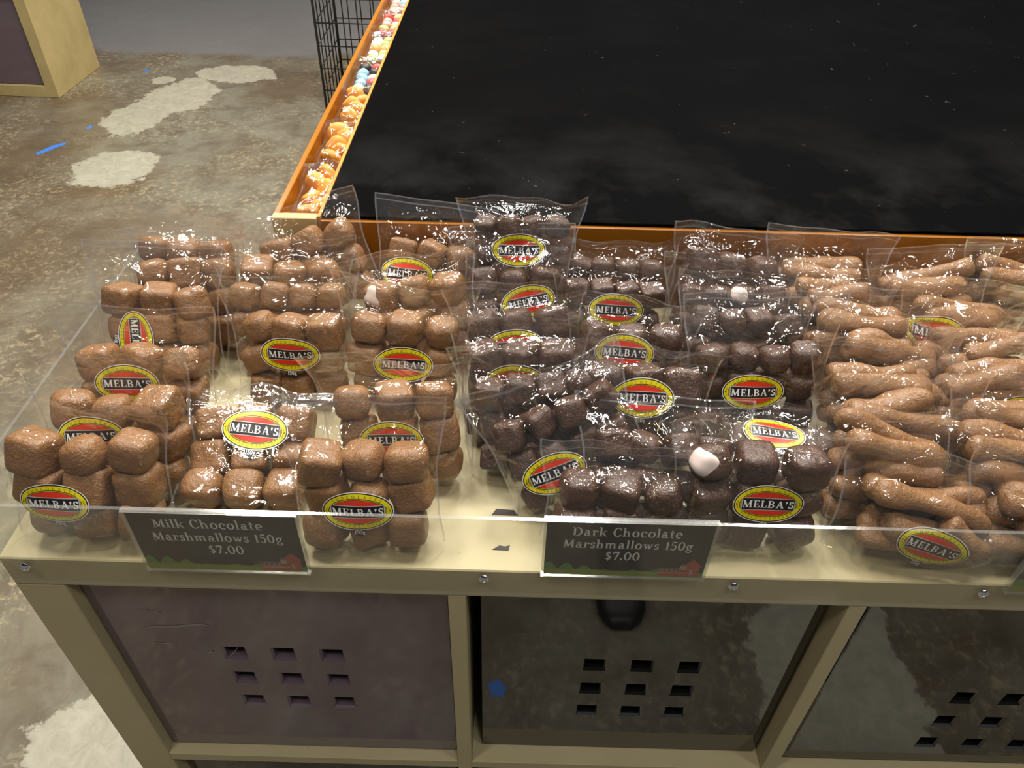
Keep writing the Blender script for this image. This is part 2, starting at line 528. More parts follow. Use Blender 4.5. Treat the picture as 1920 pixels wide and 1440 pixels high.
def glyph(mb, ch, ox, oy, sz, mi, fn, sx=1.0, bold=0.0):
    """adds one letter; fn maps letter-plane (x, y) to a 3D point"""
    adv, parts = GL[ch]
    for p in parts:
        if p[0] == 'V':
            _, x0, y0, x1, y1, wd = p
            wd += bold
            vs = []
            for k in range(3):
                q = k / 2
                x, y = x0 + (x1 - x0) * q, y0 + (y1 - y0) * q
                vs += [(x - wd / 2, y), (x + wd / 2, y)]
            fs = [(0, 1, 3, 2), (2, 3, 5, 4)]
        elif p[0] == 'B':
            _, x0, x1, y0, y1 = p
            b = bold / 3
            vs = [(x0, y0 - b), (x1, y0 - b), (x1, y1 + b), (x0, y1 + b)]
            fs = [(0, 1, 2, 3)]
        else:
            _, cx, cy, rx, ry, a0, a1, wx, wy = p
            n = max(6, int(abs(a1 - a0) / 18))
            vs, fs = [], []
            for k in range(n + 1):
                a = R(a0 + (a1 - a0) * k / n)
                ca, sa = math.cos(a), math.sin(a)
                wv = (wx + bold) * ca * ca + (wy + bold) * sa * sa
                fi = max(0.0, 1 - wv / max(rx * abs(ca) + ry * abs(sa), 1e-6)) if False else None
                vs += [(cx + (rx + bold / 2) * ca, cy + (ry + bold / 2) * sa), (cx + max(0, rx - (wx + bold / 2)) * ca, cy + max(0, ry - (wy + bold / 2)) * sa)]
            fs = [(2 * k + 1, 2 * k, 2 * k + 2, 2 * k + 3) for k in range(n)]
        mb.add([fn(ox + x * sz * sx, oy + y * sz) for x, y in vs], fs, mi)
    return adv * sz * sx


def text_width(s, sz, sx=1.0, gap=0.0):
    return sum(GL[c][0] * sz * sx + gap * sz for c in s) - gap * sz


def text(mb, s, cx, y, sz, mi, fn, sx=1.0, gap=0.0, bold=0.0):
    x = cx - text_width(s, sz, sx, gap) / 2
    for c in s:
        x += glyph(mb, c, x, y, sz, mi, fn, sx, bold) + gap * sz


LABEL_MATS = ['white', 'ink', 'yellow', 'red', 'olive', 'silver', 'navy']


def label_template():
    """oval brand label in its own plane (unit = half its width) as arrays: x, y, layer height; faces; material ids"""
    mb = MB()
    A, Bq = 1.0, 0.615

    def at(h):
        return lambda x, y: (x, y, h)

    def disc(ra, rb, h, mi, n=44, rings=5):
        vs = [(0, 0, h)]
        fs = []
        for r in range(1, rings + 1):
            for k in range(n):
                a = 2 * math.pi * k / n
                vs.append((ra * r / rings * math.cos(a), rb * r / rings * math.sin(a), h))
        for k in range(n):
            fs.append((0, 1 + k, 1 + (k + 1) % n))
        for r in range(1, rings):
            b0, b1 = 1 + (r - 1) * n, 1 + r * n
            for k in range(n):
                k2 = (k + 1) % n
                fs.append((b0 + k, b1 + k, b1 + k2, b0 + k2))
        mb.add(vs, fs, mi)

    def ring(ra, rb, w, h, mi, n=44, a0=0, a1=360):
        vs, fs = [], []
        for k in range(n + 1):
            a = R(a0 + (a1 - a0) * k / n)
            vs += [(ra * math.cos(a), rb * math.sin(a), h), ((ra - w) * math.cos(a), (rb - w) * math.sin(a), h)]
        mb.add(vs, [(2 * k + 1, 2 * k, 2 * k + 2, 2 * k + 3) for k in range(n)], mi)

    # 150 g shield under the oval
    vs = [(-.20, -.50, .0), (.20, -.50, .0), (.19, -.70, .0), (.12, -.82, .0), (0, -.88, .0), (-.12, -.82, .0), (-.19, -.70, .0)]
    mb.add([(0, -.65, .0)] + vs, [(0, 1 + k, 1 + (k + 1) % 7) for k in range(7)][::1], 1)
    text(mb, '150g', 0.0, -.775, .13, 0, at(.20), 0.80, 0.02, 0.05)
    disc(1.025, .64, .10, 0)
    disc(1.0, .615, .15, 1)
    disc(.965, .58, .20, 2)
    ring(.84, .445, .022, .26, 1)
    ring(.80, .405, .014, .26, 1)
    disc(.785, .39, .30, 3)
    # small scroll flourishes at both ends
    for sx in (-1, 1):
        for (dx, dy, r) in ((.905, 0.0, .030), (.885, .075, .022), (.885, -.075, .022), (.865, .125, .016), (.865, -.125, .016)):
            n = 10
            vs, fs = [], []
            for k in range(n + 1):
                a = 2 * math.pi * k / n
                vs += [(sx * dx + r * math.cos(a), dy + r * math.sin(a), .27), (sx * dx + r * .45 * math.cos(a), dy + r * .45 * math.sin(a), .27)]
            mb.add(vs, [(2 * k + 1, 2 * k, 2 * k + 2, 2 * k + 3) for k in range(n)], 1 if dy == 0 else 4)

    # banner
    def grid(x0, x1, y0, y1, h, mi, nx=12, ny=3):
        vs = [(x0 + (x1 - x0) * i / nx, y0 + (y1 - y0) * j / ny, h) for j in range(ny + 1) for i in range(nx + 1)]
        fs = [(j * (nx + 1) + i, j * (nx + 1) + i + 1, (j + 1) * (nx + 1) + i + 1, (j + 1) * (nx + 1) + i) for j in range(ny) for i in range(nx)]
        mb.add(vs, fs, mi)
    grid(-.775, .775, -.215, .215, .36, 5)
    grid(-.745, .745, -.190, .190, .42, 6)
    text(mb, "MELBA'S", 0.0, -.118, .236, 0, at(.48), 0.98, 0.10, 0.035)

    # words along the yellow rim
    def arc_text(s, a_mid, span, top):
        n = len(s)
        for k, ch in enumerate(s):
            f = (k - (n - 1) / 2) / (n - 1)
            a = R(a_mid - span * f) if top else R(a_mid + span * f)
            cx, cy = .885 * math.cos(a), .497 * math.sin(a)
            tx, ty = -.885 * math.sin(a), .497 * math.cos(a)
            ln = math.hypot(tx, ty)
            tx, ty = tx / ln, ty / ln
            if top:
                tx, ty = -tx, -ty
            nx, ny = -ty, tx
            wd = GL[ch][0] * .085

            def fn(x, y, cx=cx, cy=cy, tx=tx, ty=ty, nx=nx, ny=ny):
                return (cx + tx * x + nx * y, cy + ty * x + ny * y, .27)
            glyph(mb, ch, -wd / 2, -.042, .085, 4, fn, 1.0)
    arc_text('CHOCOLATES', 90, 96, True)
    arc_text('CONFECTIONERY', 270, 104, False)
    return np.array(mb.v), mb.f, mb.i


LV, LF, LI = label_template()

# ------------------------------------------------------------------ the setting
mb = MB()
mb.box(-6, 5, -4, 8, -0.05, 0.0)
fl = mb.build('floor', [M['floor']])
fl['kind'] = 'structure'

mb = MB()
mb.box(-6, 5, -4, 8, 3.25, 3.35)
ce = mb.build('ceiling', [plain('dark_painted_ceiling', (0.10, 0.10, 0.10), 0.9)])
ce['kind'] = 'structure'

# blue paint flecks on the concrete
def fleck(pts, label):
    n = len(pts)
    v = [(x, y, 0.0002) for x, y in pts] + [(x, y, 0.0009) for x, y in pts]
    f = [tuple(range(n, 2 * n))] + [(k, (k + 1) % n, n + (k + 1) % n, n + k) for k in range(n)]
    tag(mesh_obj('paint_fleck', v, f, M['blue_paint'], smooth=False), label, 'paint mark', 'blue paint flecks on the floor')


fleck([(-1.832, 2.365), (-1.815, 2.352), (-1.775, 2.42), (-1.752, 2.452), (-1.765, 2.468), (-1.80, 2.435)], 'larger blue paint streak on the concrete floor, nearest the pale round patch')
fleck([(-1.752, 3.238), (-1.738, 3.232), (-1.730, 3.258), (-1.745, 3.27)], 'small blue paint dot on the floor beside the far ochre cabinet')
fleck([(-1.742, 2.60), (-1.728, 2.594), (-1.716, 2.615), (-1.735, 2.63)], 'small blue paint dot on the floor just beyond the blue streak')
fleck([(-.03, -.262), (-.012, -.27), (.003, -.255), (-.004, -.238), (-.024, -.24)], 'blue paint dot on the floor mirrored in the middle black door')


# ------------------------------------------------------------------ front display cabinet
XL = -0.3872
TH = 0.0435
CELL, DIV = 0.335, 0.016
XE = XL + 4 * CELL + 3 * DIV + TH
cab = thing('display_cabinet', 'long cream cube cabinet in front carrying the bagged chocolates, with purple and black doors', 'cabinet', (XL, 0.2, 0))


def cpart(name, boxes, mat='cream', c=0.0012, sub=None):
    m = MB()
    for b in boxes:
        m.box(*b, 0, c)
    o = m.build(name, [M[mat]], cab if sub is None else sub)
    o.location = (-XL, -0.2, 0) if sub is None else (0, 0, 0)
    return o


cpart('top_board', [(XL - TH, XE, 0, .39, ZC, ZT)])
cpart('bottom_board', [(XL - TH, XE, 0, .39, 0, .0435)])
cpart('side_panel', [(XL - TH, XL, 0, .39, .0435, ZC)])
cpart('side_panel', [(XE - TH, XE, 0, .39, .0435, ZC)])
for k in range(1, 4):
    x = XL + k * CELL + (k - 1) * DIV
    cpart('upright_divider', [(x, x + DIV, 0, .385, .0435, ZC)], c=0.0008)
zs = ZC - CELL
for k in range(4):
    x = XL + k * (CELL + DIV)
    cpart('shelf', [(x, x + CELL, 0, .385, zs - DIV, zs)], c=0.0008)
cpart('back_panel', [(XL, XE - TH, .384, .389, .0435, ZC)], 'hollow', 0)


def door(x0, x1, z0, z1, y, mat, hole_cx, hole_cz, pitch, hs, lab=None, round_edge=0.0):
    """one insert door with its 3 x 3 square finger holes"""
    xs = [x0]
    zs_ = [z0]
    for k in (-1, 0, 1):
        xs += [hole_cx + k * pitch - hs / 2, hole_cx + k * pitch + hs / 2]
        zs_ += [hole_cz + k * pitch - hs / 2, hole_cz + k * pitch + hs / 2]
    xs.append(x1)
    zs_.append(z1)
    m = MB()
    T = 0.014
    for i in range(len(xs) - 1):
        for j in range(len(zs_) - 1):
            a, b, c_, d = xs[i], xs[i + 1], zs_[j], zs_[j + 1]
            if i % 2 == 1 and j % 2 == 1:
                e = 0.0022   # bevelled rim going in
                o4 = [(a, y, c_), (b, y, c_), (b, y, d), (a, y, d)]
                i4 = [(a + e, y + .0025, c_ + e), (b - e, y + .0025, c_ + e), (b - e, y + .0025, d - e), (a + e, y + .0025, d - e)]
                k4 = [(p[0], y + T, p[2]) for p in i4]
                m.add(o4 + i4 + k4, [(0, 1, 5, 4), (1, 2, 6, 5), (2, 3, 7, 6), (3, 0, 4, 7), (4, 5, 9, 8), (5, 6, 10, 9), (6, 7, 11, 10), (7, 4, 8, 11)])
            else:
                m.add([(a, y, c_), (b, y, c_), (b, y, d), (a, y, d)], [(0, 1, 2, 3)])
                m.add([(a, y + T, c_), (b, y + T, c_), (b, y + T, d), (a, y + T, d)], [(3, 2, 1, 0)])
    e = round_edge
    if e:     # rolled-back rim around the slab
        n = 5
        loops = []
        for k in range(n + 1):
            an = math.pi / 2 * k / n
            g, h = e * math.sin(an), e * (1 - math.cos(an))
            loops.append([(x0 - g, y + h, z0 - g), (x1 + g, y + h, z0 - g), (x1 + g, y + h, z1 + g), (x0 - g, y + h, z1 + g)])
        for k in range(n):
            m.add(loops[k] + loops[k + 1], [(q, 4 + q, 4 + (q + 1) % 4, (q + 1) % 4) for q in range(4)])
        g = e
    else:
        g = 0
    m.add([(x0 - g, y + e, z0 - g), (x1 + g, y + e, z0 - g), (x1 + g, y + e, z1 + g), (x0 - g, y + e, z1 + g),
           (x0 - g, y + T, z0 - g), (x1 + g, y + T, z0 - g), (x1 + g, y + T, z1 + g), (x0 - g, y + T, z1 + g)],
          [(0, 4, 5, 1), (1, 5, 6, 2), (2, 6, 7, 3), (3, 7, 4, 0)])
    o = m.build('door', [M[mat]], cab)
    o.location = (-XL, -0.2, 0)
    if lab:
        o['label'] = lab
    return o


X1, X2, X3, X4 = XL, XL + CELL + DIV, XL + 2 * (CELL + DIV), XL + 3 * (CELL + DIV)
door(X1 + .003, X1 + CELL - .002, zs + .003, ZC - .003, .012, 'door_purple', -.221, .553, .0485, .024, 'glossy purple door with nine square holes')
door(X2 + .012, X2 + CELL - .006, zs + .002, ZC - .003, .020, 'door_black', .139, .535, .0482, .023, 'glossy black door with nine square holes')
door(X3 + .013, X3 + CELL - .010, zs + .010, ZC - .012, .012, 'door_black', .527, .500, .051, .024, 'glossy black door with rounded edges', 0.006)
door(X4 + .006, X4 + CELL - .004, zs + .004, ZC - .004, .012, 'door_black', X4 + .17, .53, .0485, .024)
for k, x in enumerate((X1, X2, X3, X4)):
    door(x + .006, x + CELL - .004, .0475, zs - DIV - .006, .014, 'door_black', x + .17, .21, .0485, .024)

# pale scuffs rubbed into the purple door
m = MB()
for pts, wd in (([(-.352, .640), (-.340, .647), (-.315, .648), (-.290, .653), (-.282, .650)], .0035), ([(-.345, .676), (-.330, .673), (-.322, .671)], .0018),
                ([(-.312, .615), (-.308, .606), (-.314, .598)], .0022), ([(-.293, .614), (-.290, .604), (-.297, .600)], .0034), ([(-.262, .616), (-.270, .602), (-.276, .595)], .0014),
                ([(-.345, .618), (-.330, .616), (-.322, .620)], .0022)):
    vs, n = [], len(pts)
    for k, (x, z) in enumerate(pts):
        h = wd * math.sin(math.pi * (k + .35) / (n - .3)) / 2
        vs += [(x, .01175, z - h), (x, .01175, z + h)]
    m.add(vs, [(2 * k, 2 * k + 2, 2 * k + 3, 2 * k + 1) for k in range(n - 1)])
o = m.build('scuff_mark', [plain('pale_scuff', (0.30, 0.26, 0.22), 0.6)], cab)
o.location = (-XL, -0.2, 0)

# worn tape left on the cream top
for pts, lab in (([(-.014, .022), (.000, .0215), (.001, .027), (-.003, .0255), (-.008, .0265)], 'torn scrap of black tape on the cream cabinet edge near a screw'),
                 ([(-.016, .060), (.008, .060), (.004, .066), (-.012, .067)], 'dark smudged paper scrap on the cream top under the tilted dark bag')):
    n = len(pts)
    v = [(x, y, ZT + .0002) for x, y in pts] + [(x, y, ZT + .0006) for x, y in pts]
    tag(mesh_obj('tape_scrap', v, [tuple(range(n, 2 * n))] + [(k, (k + 1) % n, n + (k + 1) % n, n + k) for k in range(n)], M['tape'], smooth=False), lab, 'tape')

# clear guard screwed to the edges
gd = thing('acrylic_guard', 'low clear acrylic guard screwed along the front and left edge of the cream top', 'guard', (XL - TH, -.003, ZC + .0074))


def panel(name, x0, x1, y0, y1, z0, z1, parent, off, mats=('acrylic', 'acrylic_edge')):
    """clear sheet: big faces clear, cut edges bright"""
    m = MB()
    m.box(x0, x1, y0, y1, z0, z1)
    dims = (x1 - x0, y1 - y0, z1 - z0)
    thin = dims.index(min(dims))
    pair = {2: (0, 1), 1: (2, 3), 0: (4, 5)}[thin]
    m.i = [0 if k in pair else 1 for k in range(6)]
    o = m.build(name, [M[q] for q in mats], parent)
    o.location = tuple(-q for q in off)
    return o


goff = (XL - TH, -.003, ZC + .0074)
panel('front_panel', XL - TH - .003, XE, -.0032, -.0002, ZC + .0074, ZC + .110, gd, goff)
panel('side_panel', XL - TH - .0034, XL - TH - .0004, 0, .392, ZC + .0074, ZC + .110, gd, goff)
for sxp, szp in ((-.408, .760), (-.020, .7605), (.191, .759), (.402, .759), (.613, .759)):
    m = MB()
    prof = [(.0000, -.0060), (.0020, -.0058), (.0036, -.0050), (.0046, -.0036), (.0048, -.0032)]
    n = 16
    vs = []
    for (r, yy) in prof:
        for k in range(n):
            a = 2 * math.pi * k / n
            vs.append((sxp + r * math.cos(a), yy, szp + r * math.sin(a)))
    fs = [(j * n + k, j * n + (k + 1) % n, (j + 1) * n + (k + 1) % n, (j + 1) * n + k) for j in range(len(prof) - 1) for k in range(n)]
    m.add(vs, fs)
    m.box(sxp - .0022, sxp + .0022, -.0064, -.0056, szp - .0004, szp + .0004)
    o = m.build('screw', [M['chrome']], gd, True)
    o.location = tuple(-q for q in goff)


# ------------------------------------------------------------------ price signs
def price_sign(x0, x1, z0, z1, lines, label):
    off = ((x0 + x1) / 2, -.006, z0)
    s = thing('price_sign', label, 'price sign', off, 'price signs on the clear guard')
    Y0 = -.0098
    m = MB()
    m.box(x0 + .0022, x1 - .0022, Y0 + .0018, Y0 + .0024, z0 + .0022, z1 - .0022)
    c = m.build('card', [M['card']], s)
    c.location = tuple(-q for q in off)
    # pocket: front sheet, back sheet, bright cut rim
    m = MB()
    m.box(x0, x1, Y0, Y0 + .0012, z0, z1, 0)
    m.i = [1, 1, 0, 0, 1, 1]
    k = len(m.i)
    m.box(x0, x1, Y0 + .0034, Y0 + .0056, z0, z1, 0)
    m.i[k:] = [1, 1, 0, 0, 1, 1]
    for b in ((x0, x1, z1 - .0018, z1 + .0006), (x0, x0 + .0018, z0, z1), (x1 - .0018, x1, z0, z1), (x0, x1, z0, z0 + .0018)):
        m.box(b[0], b[1], Y0 + .0012, Y0 + .0034, b[2], b[3], 1)
    h = m.build('holder', [M['acrylic'], M['acrylic_edge']], s)
    h.location = tuple(-q for q in off)
    W, H = x1 - x0 - .0044, z1 - z0 - .0044
    cx, zb = (x0 + x1) / 2, z0 + .0022

    def fn(d):
        return lambda x, y: (cx + x, Y0 + .0018 - d, zb + y)
    m = MB()
    for (txt, yy, sz, dx) in lines:
        fit = {'M': .655, 'D': .655, '$': .215}.get(txt[0], .6) if ' 150g' not in txt else .79
        text(m, txt, dx, yy * H, sz, 0, fn(.0002), fit * W / text_width(txt, sz, 1.0, 0.05), 0.05 * fit * W / text_width(txt, sz, 1.0, 0.05), 0.03)
    if lines:
        o = m.build('lettering', [M['sign_text']], s)
        o.location = tuple(-q for q in off)
    # printed farm strip along the bottom
    m = MB()
    f1 = fn(.00010)
    xs = np.linspace(-W / 2, W / 2, 61)

    def strip(top, d, mi, x_lo=-9, x_hi=9):
        g = fn(d)
        pts = [x for x in xs if x_lo <= x / W <= x_hi]
        vs = []
        for x in pts:
            vs += [g(x, 0), g(x, max(0.0, top(x / W)) * H)]
        m.add(vs, [(2 * q, 2 * q + 2, 2 * q + 3, 2 * q + 1) for q in range(len(pts) - 1)], mi)

    def bumps(u):
        b = .10
        for (cu, r, hh) in ((-.47, .05, .25), (-.36, .055, .23), (-.25, .05, .19), (-.12, .06, .12), (.06, .05, .13), (.20, .05, .14), (.26, .05, .15)):
            d = (u - cu) / r
            if abs(d) < 1:
                b = max(b, hh * math.sqrt(1 - d * d))
        return b
    strip(bumps, .00008, 0)
    strip(lambda u: .10 - .03 * u + .01 * math.sin(u * 20), .00014, 1, -.5, .30)

    def quad(u0, u1, h0, h1, mi, d, peak=None):
        g = fn(d)
        if peak is None:
            m.add([g(u0 * W, h0 * H), g(u1 * W, h0 * H), g(u1 * W, h1 * H), g(u0 * W, h1 * H)], [(0, 1, 2, 3)], mi)
        else:
            m.add([g(u0 * W, h0 * H), g(u1 * W, h0 * H), g((u0 + u1) / 2 * W, peak * H)], [(0, 1, 2)], mi)
    quad(.22, .40, .02, .15, 2, .00018)
    quad(.21, .38, .13, .19, 4, .00020)
    quad(.22, .40, .075, .095, 3, .00022)
    for k in range(4):
        quad(.235 + .03 * k, .245 + .03 * k, .115, .14, 3, .00024)
    quad(.37, .47, .02, .24, 2, .00020)
    quad(.355, .485, .22, .22, 2, .00024, .36)
    quad(.345, .385, .15, .23, 3, .00026)
    quad(.345, .385, .23, .23, 4, .00026, .28)
    quad(.41, .43, .06, .16, 3, .00026)
    o = m.build('landscape_print', [M[q] for q in ('tree', 'field', 'barn', 'barn_trim', 'barn_roof')], s)
    o.location = tuple(-q for q in off)
    return s


price_sign(-.300, -.164, .7685, .8445, [('Milk Chocolate', .76, .0105, -.004), ('Marshmallows 150g', .535, .0105, .0005), ('$7.00', .315, .0105, .004)],
           'black sign reading Milk Chocolate Marshmallows 150g in a clear holder on the guard')
price_sign(.027, .162, .7755, .8475, [('Dark Chocolate', .76, .0105, -.002), ('Marshmallows 150g', .535, .0105, .000), ('$7.00', .315, .0105, -.003)],
           'black sign reading Dark Chocolate Marshmallows 150g in a clear holder on the guard')
price_sign(.4125, .548, .7685, .8445, [], 'third price sign, cut off by the right edge of the picture, on the guard')

# ------------------------------------------------------------------ taller unit behind: black top, orange edge, candy trough
TX, TY, TZ, TW = -.2237, .391, .8773, .0535
tu = thing('display_counter', 'taller counter behind with a broad black top, orange front and candy trough on its left', 'counter', (TX, TY, 0))


def tpart(name, boxes, mats, c=0.0008):
    m = MB()
    for b in boxes:
        m.box(*b[:6], b[6] if len(b) > 6 else 0, c)
    o = m.build(name, [M[q] for q in mats], tu)
    o.location = (-TX, -TY, 0)
    return o


TE, TB = 1.9, 2.2
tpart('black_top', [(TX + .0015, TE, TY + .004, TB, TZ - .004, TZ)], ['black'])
tpart('front_board', [(TX, TE, TY, TY + .016, .02, TZ - .0045)], ['orange'])
tpart('edge_strip', [(TX - .0025, TX + .0013, TY, TB, TZ - .03, TZ + .0006)], ['orange_edge'], 0.0004)
tpart('side_board', [(TX - .0025, TX + .013, TY + .017, TB, .02, TZ - .031)], ['orange'])
zb = TZ - .062
tpart('trough_floor', [(TX - TW, TX - .003, TY - .004, TB, zb, zb + .010)], ['orange'])
tpart('trough_side', [(TX - TW, TX - TW + .007, TY + .0085, TB, zb + .0105, TZ)], ['orange'])
tpart('trough_front', [(TX - TW, TX - .003, TY - .004, TY + .008, zb + .0105, TZ)], ['ochre'])
tpart('trough_lip', [(TX - TW + .008, TX - .0035, TY + .0085, TY + .016, zb + .0105, TZ - .004)], ['orange_edge'])
tpart('trough_bracket', [(TX - TW + .005, TX - .003, TY, TY + .012, .55, zb)], ['cream'])


# ------------------------------------------------------------------ far ochre cabinet with purple door
fx, fy, fw, fd, fh = -1.985, 2.905, .82, .385, .82
fc = thing('cube_cabinet', 'ochre cube cabinet with a purple door standing far off at the upper left', 'cabinet', (fx, fy, 0))


def fpart(name, boxes, mat, c=.0015):
    m = MB()
    for b in boxes:
        m.box(*b, 0, c)
    return m.build(name, [M[mat]], fc)


T5 = .048
fpart('side_panel', [(-T5, 0, 0, fd, 0, fh)], 'ochre')
fpart('side_panel', [(-fw, -fw + T5, 0, fd, 0, fh)], 'ochre')
fpart('bottom_board', [(-fw + T5, -T5, 0, fd, 0, T5)], 'ochre')
fpart('top_board', [(-fw + T5, -T5, 0, fd, fh - T5, fh)], 'ochre')
fpart('shelf', [(-fw + T5, -T5, 0, fd, .40, .416)], 'ochre')
fpart('back_panel', [(-fw + T5, -T5, fd - .008, fd - .002, T5, fh - T5)], 'hollow', 0)
fpart('door', [(-fw + T5 + .002, -T5 - .002, .012, .024, T5 + .002, .398)], 'door_purple')
fc.rotation_euler.z = R(-2)

# ------------------------------------------------------------------ black wire crate tower
rx0, rx1, ry0, ry1, rh = -.815, -.37, 2.83, 3.20, 1.15
wr = thing('wire_rack', 'black wire grid rack standing on the concrete beyond the candy trough', 'rack', (rx0, ry0, 0))


def grid_panel(p0, du, dv, nu, nv, r=.0026):
    m = MB()
    p0, du, dv = Vector(p0), Vector(du), Vector(dv)
    for i in range(nu + 1):
        a = p0 + du * (i / nu)
        m.tube([a, a + dv], r * (1.5 if i in (0, nu) else 1), 6)
    for j in range(nv + 1):
        a = p0 + dv * (j / nv)
        m.tube([a, a + du], r * (1.5 if j in (0, nv) else 1), 6)
    return m.build('grid_panel', [M['wire']], wr, True)


dx, dy = rx1 - rx0, ry1 - ry0
grid_panel((0, 0, .004), (dx, 0, 0), (0, 0, rh), 8, 13)
grid_panel((0, dy, .004), (dx, 0, 0), (0, 0, rh), 8, 13)
grid_panel((-.004, .004, .004), (0, dy - .008, 0), (0, 0, rh), 6, 13)
grid_panel((dx + .004, .004, .004), (0, dy - .008, 0), (0, 0, rh), 6, 13)

# ------------------------------------------------------------------ shoe whose toe shows in the middle door
m = MB()
secs = [(-.375, .020, .022), (-.385, .036, .034), (-.405, .046, .044), (-.44, .049, .052), (-.49, .046, .062), (-.54, .038, .075), (-.59, .036, .085), (-.63, .035, .085), (-.655, .026, .075)]
n = 18
vs = []
for (yy, hw, hh) in secs:
    for k in range(n):
        a = 2 * math.pi * k / n
        vs.append((.218 + hw * math.copysign(abs(math.cos(a)) ** .7, math.cos(a)), yy, max(0.001, hh * .5 + hh * .5 * math.copysign(abs(math.sin(a)) ** .7, math.sin(a)))))
fs = [(j * n + k, j * n + (k + 1) % n, (j + 1) * n + (k + 1) % n, (j + 1) * n + k) for j in range(len(secs) - 1) for k in range(n)]
fs += [tuple(range(n)), tuple(range((len(secs) - 1) * n, len(secs) * n))[::-1]]
m.add(vs, fs)
tag(m.build('shoe', [M['shoe']], None, True), 'black round-toed shoe on the floor, mirrored at the top of the middle black door', 'shoe')


# ------------------------------------------------------------------ sweets
def superblob(seed, sx, sy, sz, p=4.0, n=12, lump=0.05):
    """lumpy rounded block from a projected cube"""
    rg = np.random.default_rng(seed)
    pts, faces, ids = [], [], {}

    def vid(q):
        key = tuple(np.round(q, 5))
        if key not in ids:
            ids[key] = len(pts)
            pts.append(q)
        return ids[key]
    for ax in range(3):
        for sd in (-1, 1):
            for i in range(n):
                for j in range(n):
                    q = []
                    for (a, b) in ((i, j), (i + 1, j), (i + 1, j + 1), (i, j + 1)):
                        v = [0, 0, 0]
                        v[ax] = sd
                        v[(ax + 1) % 3] = math.tan(math.pi / 4 * (-1 + 2 * a / n))
                        v[(ax + 2) % 3] = math.tan(math.pi / 4 * (-1 + 2 * b / n))
                        q.append(vid(np.array(v, float)))
                    faces.append(q if sd > 0 else q[::-1])
    P = np.array(pts)
    P = P / (np.sum(np.abs(P) ** p, axis=1) ** (1 / p))[:, None]
    d = np.zeros(len(P))
    for k in range(7):
        fr = rg.normal(0, 1, 3) * rg.choice([1.5, 2.5, 4.0])
        d += np.sin(P @ fr + rg.uniform(0, 6.28)) * rg.uniform(.3, 1) / (1 + np.linalg.norm(fr) * .35)
    P = P * (1 + lump * d)[:, None] * np.array([sx, sy, sz])
    return P, faces


def stick_shape(seed, L, r, n=26, m=12):
    rg = np.random.default_rng(seed)
    b1, b2 = rg.uniform(-.004, .004), rg.uniform(-.006, .006)
    ph = rg.uniform(0, 6.28, 6)
    P = []
    for i in range(n + 1):
        s_ = -math.cos(math.pi * i / n)
        x = s_ * L / 2
        e = (1 - abs(s_) ** 16.0) ** .5 if abs(s_) < 1 else 0.0
        rr = r * max(e, 0.02) * (1 + .09 * math.sin(s_ * 4 + ph[0]) + .05 * math.sin(s_ * 9 + ph[1]))
        cy = b1 * math.cos(s_ * 1.6 + ph[2] * .2)
        cz = b2 * (s_ * s_ - .4) + .002 * math.sin(s_ * 4 + ph[3])
        for k in range(m):
            a = 2 * math.pi * k / m
            q = 1 + .10 * math.sin(2 * a + ph[4] + s_ * 2) + .05 * math.sin(3 * a + ph[5] - s_ * 6)
            P.append((x, cy + rr * q * math.cos(a), cz + rr * q * math.sin(a)))
    F = [(i * m + k, i * m + (k + 1) % m, (i + 1) * m + (k + 1) % m, (i + 1) * m + k) for i in range(n) for k in range(m)]
    F += [tuple(range(m))[::-1], tuple(range(n * m, (n + 1) * m))]
    return np.array(P), F


def as_mesh(name, P, F, mat):
    me = bpy.data.meshes.new(name)
    me.from_pydata([tuple(p) for p in P], [], [tuple(f) for f in F])
    me.materials.append(mat)
    me.polygons.foreach_set('use_smooth', np.full(len(me.polygons), True))
    me.update()
    return me


SHAPES = {}
for kind in ('milk', 'dark'):
    SHAPES[kind] = []
    for k in range(8):
        rg = np.random.default_rng(k)
        P, F = superblob(100 + k, .0166 * rg.uniform(.94, 1.03), .0162, .0150 * rg.uniform(.95, 1.05), [6.0, 4.6, 7.0, 4.2, 3.4, 5.5, 2.9, 3.8][k], 12, [.022, .034, .018, .036, .045, .026, .06, .055][k])
        SHAPES[kind].append((P, as_mesh('marshmallow', P, F, M[kind])))
SHAPES['stick'] = []
for k in range(7):
    P, F = stick_shape(200 + k, [.098, .086, .104, .078, .092, .108, .062][k], [.0104, .0112, .0100, .0116, .0108, .0102, .0110][k])
    SHAPES['stick'].append((P, as_mesh('chocolate_stick', P, F, M['stick'])))
P, F = superblob(300, .0160, .0155, .0150, 3.0, 12, .03)
MALLOW = (P, as_mesh('marshmallow', P, F, M['mallow']))


def rotm(rx, ry, rz):
    return np.array((Matrix.Rotation(rz, 3, 'Z') @ Matrix.Rotation(ry, 3, 'Y') @ Matrix.Rotation(rx, 3, 'X')))


def smoothstep(x):
    x = np.clip(x, 0, 1)
    return x * x * (3 - 2 * x)


def blur(a, k):
    for _ in range(k):
        p = np.pad(a, 1, mode='edge')
        a = (p[1:-1, :-2] + p[1:-1, 2:] + p[:-2, 1:-1] + p[2:, 1:-1] + 2 * p[1:-1, 1:-1]) / 6
    return a


def membrane(ob, fixed, val, it=420):
    """film pulled tight over the contents: smallest surface lying on or above them"""
    f = np.maximum(ob, val)
    for _ in range(it):
        p = np.pad(f, 1, mode='edge')
        a = (p[1:-1, :-2] + p[1:-1, 2:] + p[:-2, 1:-1] + p[2:, 1:-1]) / 4
        f = np.where(fixed, val, np.maximum(ob, a))
    return f


